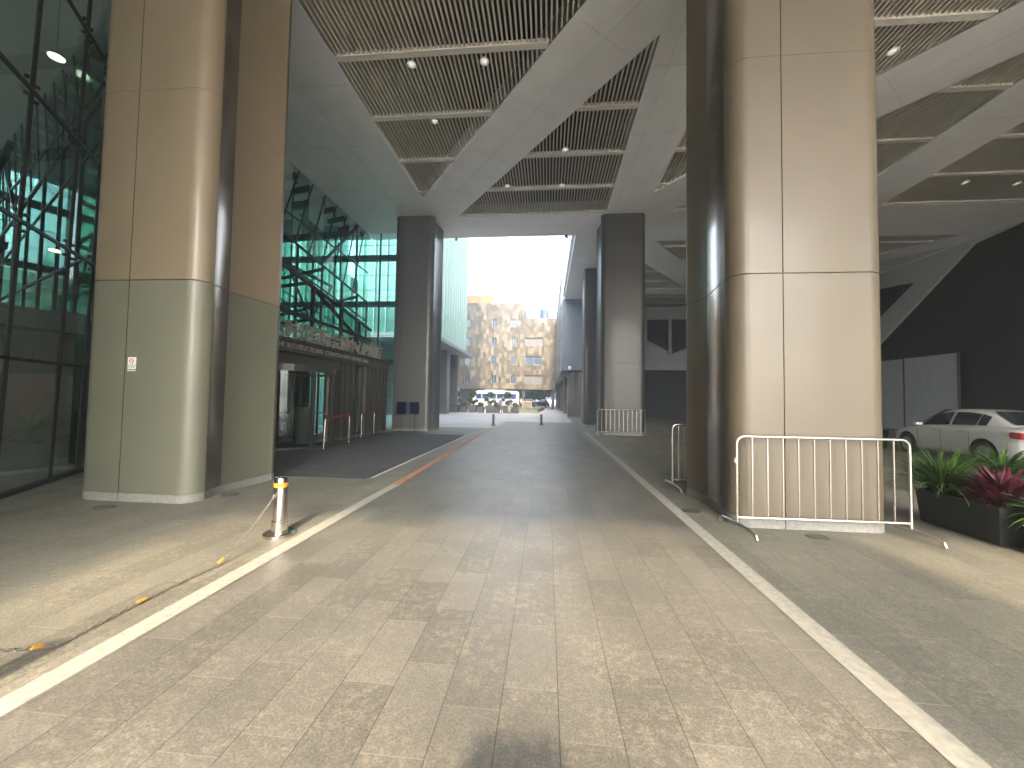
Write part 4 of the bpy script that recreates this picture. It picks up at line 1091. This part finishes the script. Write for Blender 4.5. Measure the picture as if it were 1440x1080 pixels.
# cctv cameras
def cctv(loc, label, rz):
    t = thing("security_camera", label, "camera", loc, rz, "security cameras")
    m = MB(); m.tube([(0,0,0),(0,0,-0.12),(0,0.1,-0.16)], 0.02, 8); m.build("arm", M_black, t)
    m = MB(); m.tube([(0,0.02,-0.16),(0,0.05,-0.17),(0,0.3,-0.2),(0,0.31,-0.2)], [0.03,0.06,0.06,0.04], 12); m.build("housing", M_frame, t)
cctv((-4.95,19.9,ZC), "dark camera hanging at the left end of the canopy edge", R(200))
cctv((0.95,19.9,ZC), "dark camera hanging at the right end of the canopy edge", R(160))
t = thing("security_camera", "white dome camera on the arcade wall by the second column", "camera", (1.9,32.7,4.3), 0, "security cameras")
m = MB(); m.bar((0,0.3,0.1),(0,0,0.1),0.05); m.build("arm", M_white, t)
m = MB(); m.lathe([(0.02,-0.22),(0.11,-0.15),(0.13,-0.02),(0.12,0.06),(0.04,0.1)], n=14); m.build("housing", M_white, t)

# ------------------------------------------------------------------ courtyard things
def leafball(m, c, r, n, rnd, sz=0.09, squash=0.75, mi=0):
    for k in range(n):
        u = Vector((rnd.gauss(0,1),rnd.gauss(0,1),rnd.gauss(0,1))).normalized()*r*rnd.uniform(0.55,1.08)
        p = Vector(c) + Vector((u.x,u.y,u.z*squash)); a = Vector((rnd.gauss(0,1),rnd.gauss(0,1),rnd.gauss(0,1))).normalized(); b = a.cross(Vector((rnd.gauss(0,1),rnd.gauss(0,1),rnd.gauss(0,1)))).normalized(); s_ = sz*rnd.uniform(0.6,1.3)
        m.add([p+a*s_,p+b*s_*0.6,p-a*s_,p-b*s_*0.6], [(0,1,2,3)], mi)
def topiary(x, y, big, label, seed):
    rnd = random.Random(seed)
    t = thing("topiary_pot", label, "potted shrub", (x,y,0), 0, "square pots with clipped shrubs across the courtyard")
    h = 0.78 if big else 0.62; s_ = 0.46 if big else 0.36
    m = MB(); vs = [(-s_*0.85,-s_*0.85,0),(s_*0.85,-s_*0.85,0),(s_*0.85,s_*0.85,0),(-s_*0.85,s_*0.85,0),(-s_,-s_,h),(s_,-s_,h),(s_,s_,h),(-s_,s_,h)]
    m.add(vs, [(3,2,1,0),(4,5,6,7),(0,1,5,4),(1,2,6,5),(2,3,7,6),(3,0,4,7)]); m.box(-s_*1.05,s_*1.05,-s_*1.05,s_*1.05,h,h+0.05); m.build("pot", M_potg, t, 0)
    m = MB()
    if big:
        m.tube([(0,0,h),(0.1,0,h+0.35),(-0.08,0.05,h+0.75),(0.05,0,h+1.15)], [0.05,0.045,0.035,0.02], 8)
        blobs = [(0.05,0,h+1.2,0.42),(-0.4,0,h+0.62,0.27),(0.42,0,h+0.5,0.26),(0,0,h+0.3,0.3)]
        for b in blobs[1:3]: m.tube([(0,0,b[2]-0.15),(b[0],b[1],b[2])], 0.025, 6)
    else:
        m.tube([(0,0,h),(0,0,h+0.2)], 0.04, 6); blobs = [(0,0,h+0.28,0.36)]
    m.build("stem", M_bark, t)
    m = MB()
    for b in blobs: leafball(m, b[:3], b[3]*rnd.uniform(0.9,1.1), int(260*(b[3]/0.3)**2), rnd, 0.07)
    m.build("foliage", L_dark, t, 0)
pots = [(-15.6,1),(-14.7,0),(-13.7,1),(-12.7,0),(-11.75,1),(-10.9,0),(-9.95,1),(-8.95,0),(-8.05,1),(-7.1,0),(-6.15,1),(-5.35,0),(-4.3,1),(-3.35,0)]
ords = ["first","second","third","fourth","fifth","sixth","seventh","eighth","ninth","tenth","eleventh","twelfth","thirteenth","last"]
for i, (x, b) in enumerate(pots):
    topiary(x, 41.2+(0.25 if b else -0.1), b, ("tall cloud clipped shrub in a square pot, %s pot from the left" if b else "low round clipped shrub in a small square pot, %s pot from the left") % ords[i], 40+i)

# raised bed with orange framed sign
rb = thing("raised_bed", "low grey kerbed lawn bed right of the last pot", "raised bed", (-2.2,43,0))
m = MB(); m.prism([(-2.2,0),(1.15,0),(1.9,14),(-2.2,14)],-0.005,0.4); m.build("kerb", M_greyp, rb, 0)
m = MB(); m.prism([(-2.05,0.15),(1.0,0.15),(1.75,13.8),(-2.05,13.8)],0.402,0.46); m.build("lawn", pm("lawn_green",(0.07,0.13,0.05),0.9,0,0.4,6,0.4), rb, 0)
fs_ = thing("framed_sign", "small sign in an orange frame standing on the lawn bed", "sign", (-2.2,43.3,0.46))
m = MB(); m.box(-0.5,-0.43,-0.03,0.03,0,0.8); m.box(0.43,0.5,-0.03,0.03,0,0.8); m.box(-0.5,0.5,-0.03,0.03,0.8,0.87); m.build("frame", M_ora, fs_, 0)
m = MB(); m.box(-0.42,0.42,-0.01,0.01,0.3,0.78); m.build("panel", M_greyp, fs_, 0)

# bus
bs = thing("minibus", "white minibus with blue tinted windows parked behind the pots", "bus", (-10.4,52,0))
m = MB()
prof = [(0.0,0.45),(0.05,0.95),(0.35,1.55),(0.62,2.35),(0.8,2.52),(1.2,2.6),(6.1,2.58),(6.55,2.45),(6.6,0.9),(6.55,0.4)]
n = len(prof)
vs = []
for yy, ins in ((0.0,0.10),(0.06,0.0),(2.04,0.0),(2.1,0.10)):
    cz, cx = 1.4, 3.3
    for x, z in prof: vs.append((x+(cx-x)*ins*0.3, yy, z+(cz-z)*ins*0.6))
fs = [tuple(range(n)), tuple(range(3*n,4*n))[::-1]]
for r_ in range(3):
    for i in range(n): fs.append((r_*n+i, r_*n+(i+1)%n, (r_+1)*n+(i+1)%n, (r_+1)*n+i))
m.add(vs, fs); m.build("body", M_white, bs)
for a, b in ((0.75,1.5),(1.56,2.5),(2.56,3.5),(3.56,4.5),(4.56,5.4),(5.46,6.25)):
    m = MB(); m.box(a,b,-0.02,0.05,1.5,2.22); m.build("side_window", pm("bus_blue_glass",(0.02,0.04,0.12),0.2) if a == 0.75 else bpy.data.materials["bus_blue_glass"], bs, 0)
m = MB(); m.box(1.8,4.6,0.5,1.6,2.6,2.72); m.build("roof_unit", M_white, bs, 0)
for x in (1.25,5.3):
    for y in (0.12,1.98):
        m = MB(); m.tube([(x,y-0.12,0.38),(x,y+0.12,0.38)],0.38,20); o = m.build("wheel", M_tyre, bs)
        m = MB(); m.tube([(x,y-0.13,0.38),(x,y+0.13,0.38)],0.2,16); m.build("rim", M_rim, o)
m = MB(); m.tube([(0.05,-0.04,0.8),(-0.02,-0.04,0.8)],0.09,12); m.build("headlight", M_rim, bs)

# people
def person(loc, rz, label, top, legs, hairc, joints, legmat=None):
    t = thing("person", label, "person", loc, rz)
    J = joints; me = bpy.data.meshes.new("body")
    me.from_pydata([j[0] for j in J], [(j[2], i) for i, j in enumerate(J) if j[2] is not None], [])
    o = bpy.data.objects.new("tmp", me); COL.objects.link(o)
    sk = o.modifiers.new("skin", 'SKIN'); sk.use_smooth_shade = True
    ss = o.modifiers.new("sub", 'SUBSURF'); ss.levels = 2; ss.render_levels = 2
    for v, j in zip(me.skin_vertices[0].data, J): v.radius = (j[1], j[1]*0.9)
    me.skin_vertices[0].data[0].use_root = True
    dg = bpy.context.evaluated_depsgraph_get(); dg.update()
    m2 = bpy.data.meshes.new_from_object(o.evaluated_get(dg)); bpy.data.objects.remove(o); m2.name = "body"
    m2.materials.clear()
    for mt in (M_skin, top, legs, M_black, hairc): m2.materials.append(mt)
    for p in m2.polygons:
        z = p.center.z; x = p.center.x
        if z < 0.08: k = 3
        elif z < 0.86: k = 0 if (abs(x) > 0.25) else 2
        elif z < 1.42: k = 1
        elif z > 1.60 or (z > 1.46 and p.center.y > 0.03): k = 4
        else: k = 0
        p.material_index = k
        p.use_smooth = True
    link("body", m2, t)
    return t
M_skin = pm("skin", (0.5,0.32,0.24), 0.5)
M_c1 = pm("purple_grey_coat", (0.12,0.09,0.16), 0.8); M_c2 = pm("navy_jacket", (0.025,0.03,0.055), 0.8); M_c3 = pm("khaki_trousers", (0.35,0.31,0.25), 0.8)
M_c4 = pm("dark_trousers", (0.03,0.03,0.045), 0.8); M_hair = pm("black_hair", (0.02,0.018,0.016), 0.6); M_c5 = pm("lilac_sleeve", (0.5,0.38,0.48), 0.8)
def pose(stride, arm):
    return [((0,0,0.93),0.15,None),((0,0,1.12),0.135,0),((0,0,1.33),0.16,1),((0,0,1.45),0.06,2),((0,0,1.50),0.055,3),((0,-0.01,1.58),0.10,4),((0,0,1.66),0.085,5),
            ((0.17,0,1.38),0.06,2),((0.24,-0.02,1.12),0.045,7),((0.25,-0.08-arm,0.90),0.035,8),((0.25,-0.12-arm,0.80),0.03,9),((0.24,-0.14-arm,0.73),0.018,10),
            ((-0.17,0,1.38),0.06,2),((-0.24,0.02,1.12),0.045,12),((-0.24,-0.04,0.90),0.035,13),((-0.24,-0.06,0.80),0.03,14),((-0.23,-0.07,0.73),0.018,15),
            ((0.09,-0.01,0.84),0.095,0),((0.10,-stride*0.5,0.48),0.065,17),((0.10,-stride,0.09),0.04,18),((0.11,-stride-0.15,0.035),0.032,19),
            ((-0.09,0.01,0.84),0.095,0),((-0.10,stride*0.3,0.48),0.065,21),((-0.10,stride*0.9,0.09),0.04,22),((-0.11,stride*0.9-0.15,0.035),0.032,23)]
person((-4.75,39.3,0), R(20), "person in a dark purple coat standing before the pots, left of two", M_c1, M_c4, M_hair, pose(0.06,0.02))
person((-3.85,39.5,0), R(170), "person in a navy jacket and khaki trousers before the pots, right of two", M_c2, M_c3, M_hair, pose(0.14,0.05))

M_c6 = pm("dark_shirt", (0.05,0.05,0.06), 0.8)
ph = pose(0.0, 0.0)
for i, q, r in ((5,(0,-0.01,1.60),0.13),(6,(0,0,1.68),0.11),(8,(0.23,0.0,1.14),0.05),(9,(0.16,-0.18,1.30),0.045),(10,(0.10,-0.26,1.45),0.04),(11,(0.08,-0.28,1.53),0.03),(13,(-0.23,0.0,1.14),0.05),(14,(-0.16,-0.18,1.30),0.045),(15,(-0.10,-0.26,1.45),0.04),(16,(-0.08,-0.28,1.53),0.03)):
    ph[i] = (q, r, ph[i][2])
pp_ = person((0.0,-0.40,0), R(180), "person at the viewpoint, casting the shadow on the paving at the bottom", M_c6, M_c4, M_hair, ph)

pp_.scale = (1.6,1.0,1.0)
# trees far behind and off to the rear
def tree(x, y, h, cr, label, seed, n=1800, grp="trees beyond the stone building", sz=0.32):
    rnd = random.Random(seed); t = thing("broadleaf_tree", label, "tree", (x,y,0), 0, grp)
    m = MB(); m.tube([(0,0,0),(0.1,0.05,h*0.3),(0,0,h*0.55),(0.1,0,h*0.85)], [0.22,0.17,0.12,0.04], 10)
    cl = []
    for k in range(9):
        a = rnd.uniform(0,6.28); rr = cr*rnd.uniform(0.3,0.75); z = h*rnd.uniform(0.5,0.95)
        e = (rr*math.cos(a), rr*math.sin(a), z); cl.append(e); m.tube([(0,0,h*rnd.uniform(0.3,0.5)),(e[0]*0.5,e[1]*0.5,z*0.8),e], [0.08,0.05,0.02], 6)
    m.build("trunk", M_bark, t)
    m = MB()
    for e in cl + [(0,0,h*0.95)]: leafball(m, e, cr*rnd.uniform(0.35,0.5), n//10, rnd, sz, 0.8)
    m.build("crown", L_tree, t, 0)
for i, (x, y, h, c) in enumerate(((-5,84,4.4,2.6),(-2.6,82,4.0,2.2),(-0.5,86,4.6,2.4),(2.2,90,4.8,2.6),(-8,88,4.6,2.6))):
    tree(x, y, h, c, "green tree seen through the passage under the stone building, %s from the left" % ["second","third","fourth","farthest right","first"][i], 60+i)

# added haze volume standing in for lens glare around the bright courtyard
hz = MB(); hz.box(-60,60,-45,130,-1.2,62)
ho = hz.build("glare_haze", M_white, None, 0); ho.data.materials.clear()
hm = bpy.data.materials.new("glare_veil"); hm.use_nodes = True; ht = hm.node_tree; ht.nodes.clear()
pv = ht.nodes.new("ShaderNodeVolumePrincipled"); ou = ht.nodes.new("ShaderNodeOutputMaterial")
pv.inputs['Color'].default_value = (0.80, 0.90, 1.0, 1); pv.inputs['Density'].default_value = 0.0075
pv.inputs['Anisotropy'].default_value = 0.62
ht.links.new(pv.outputs[0], ou.inputs['Volume']); ho.data.materials.append(hm); ho['kind'] = 'stuff'
S.cycles.volume_bounces = 0
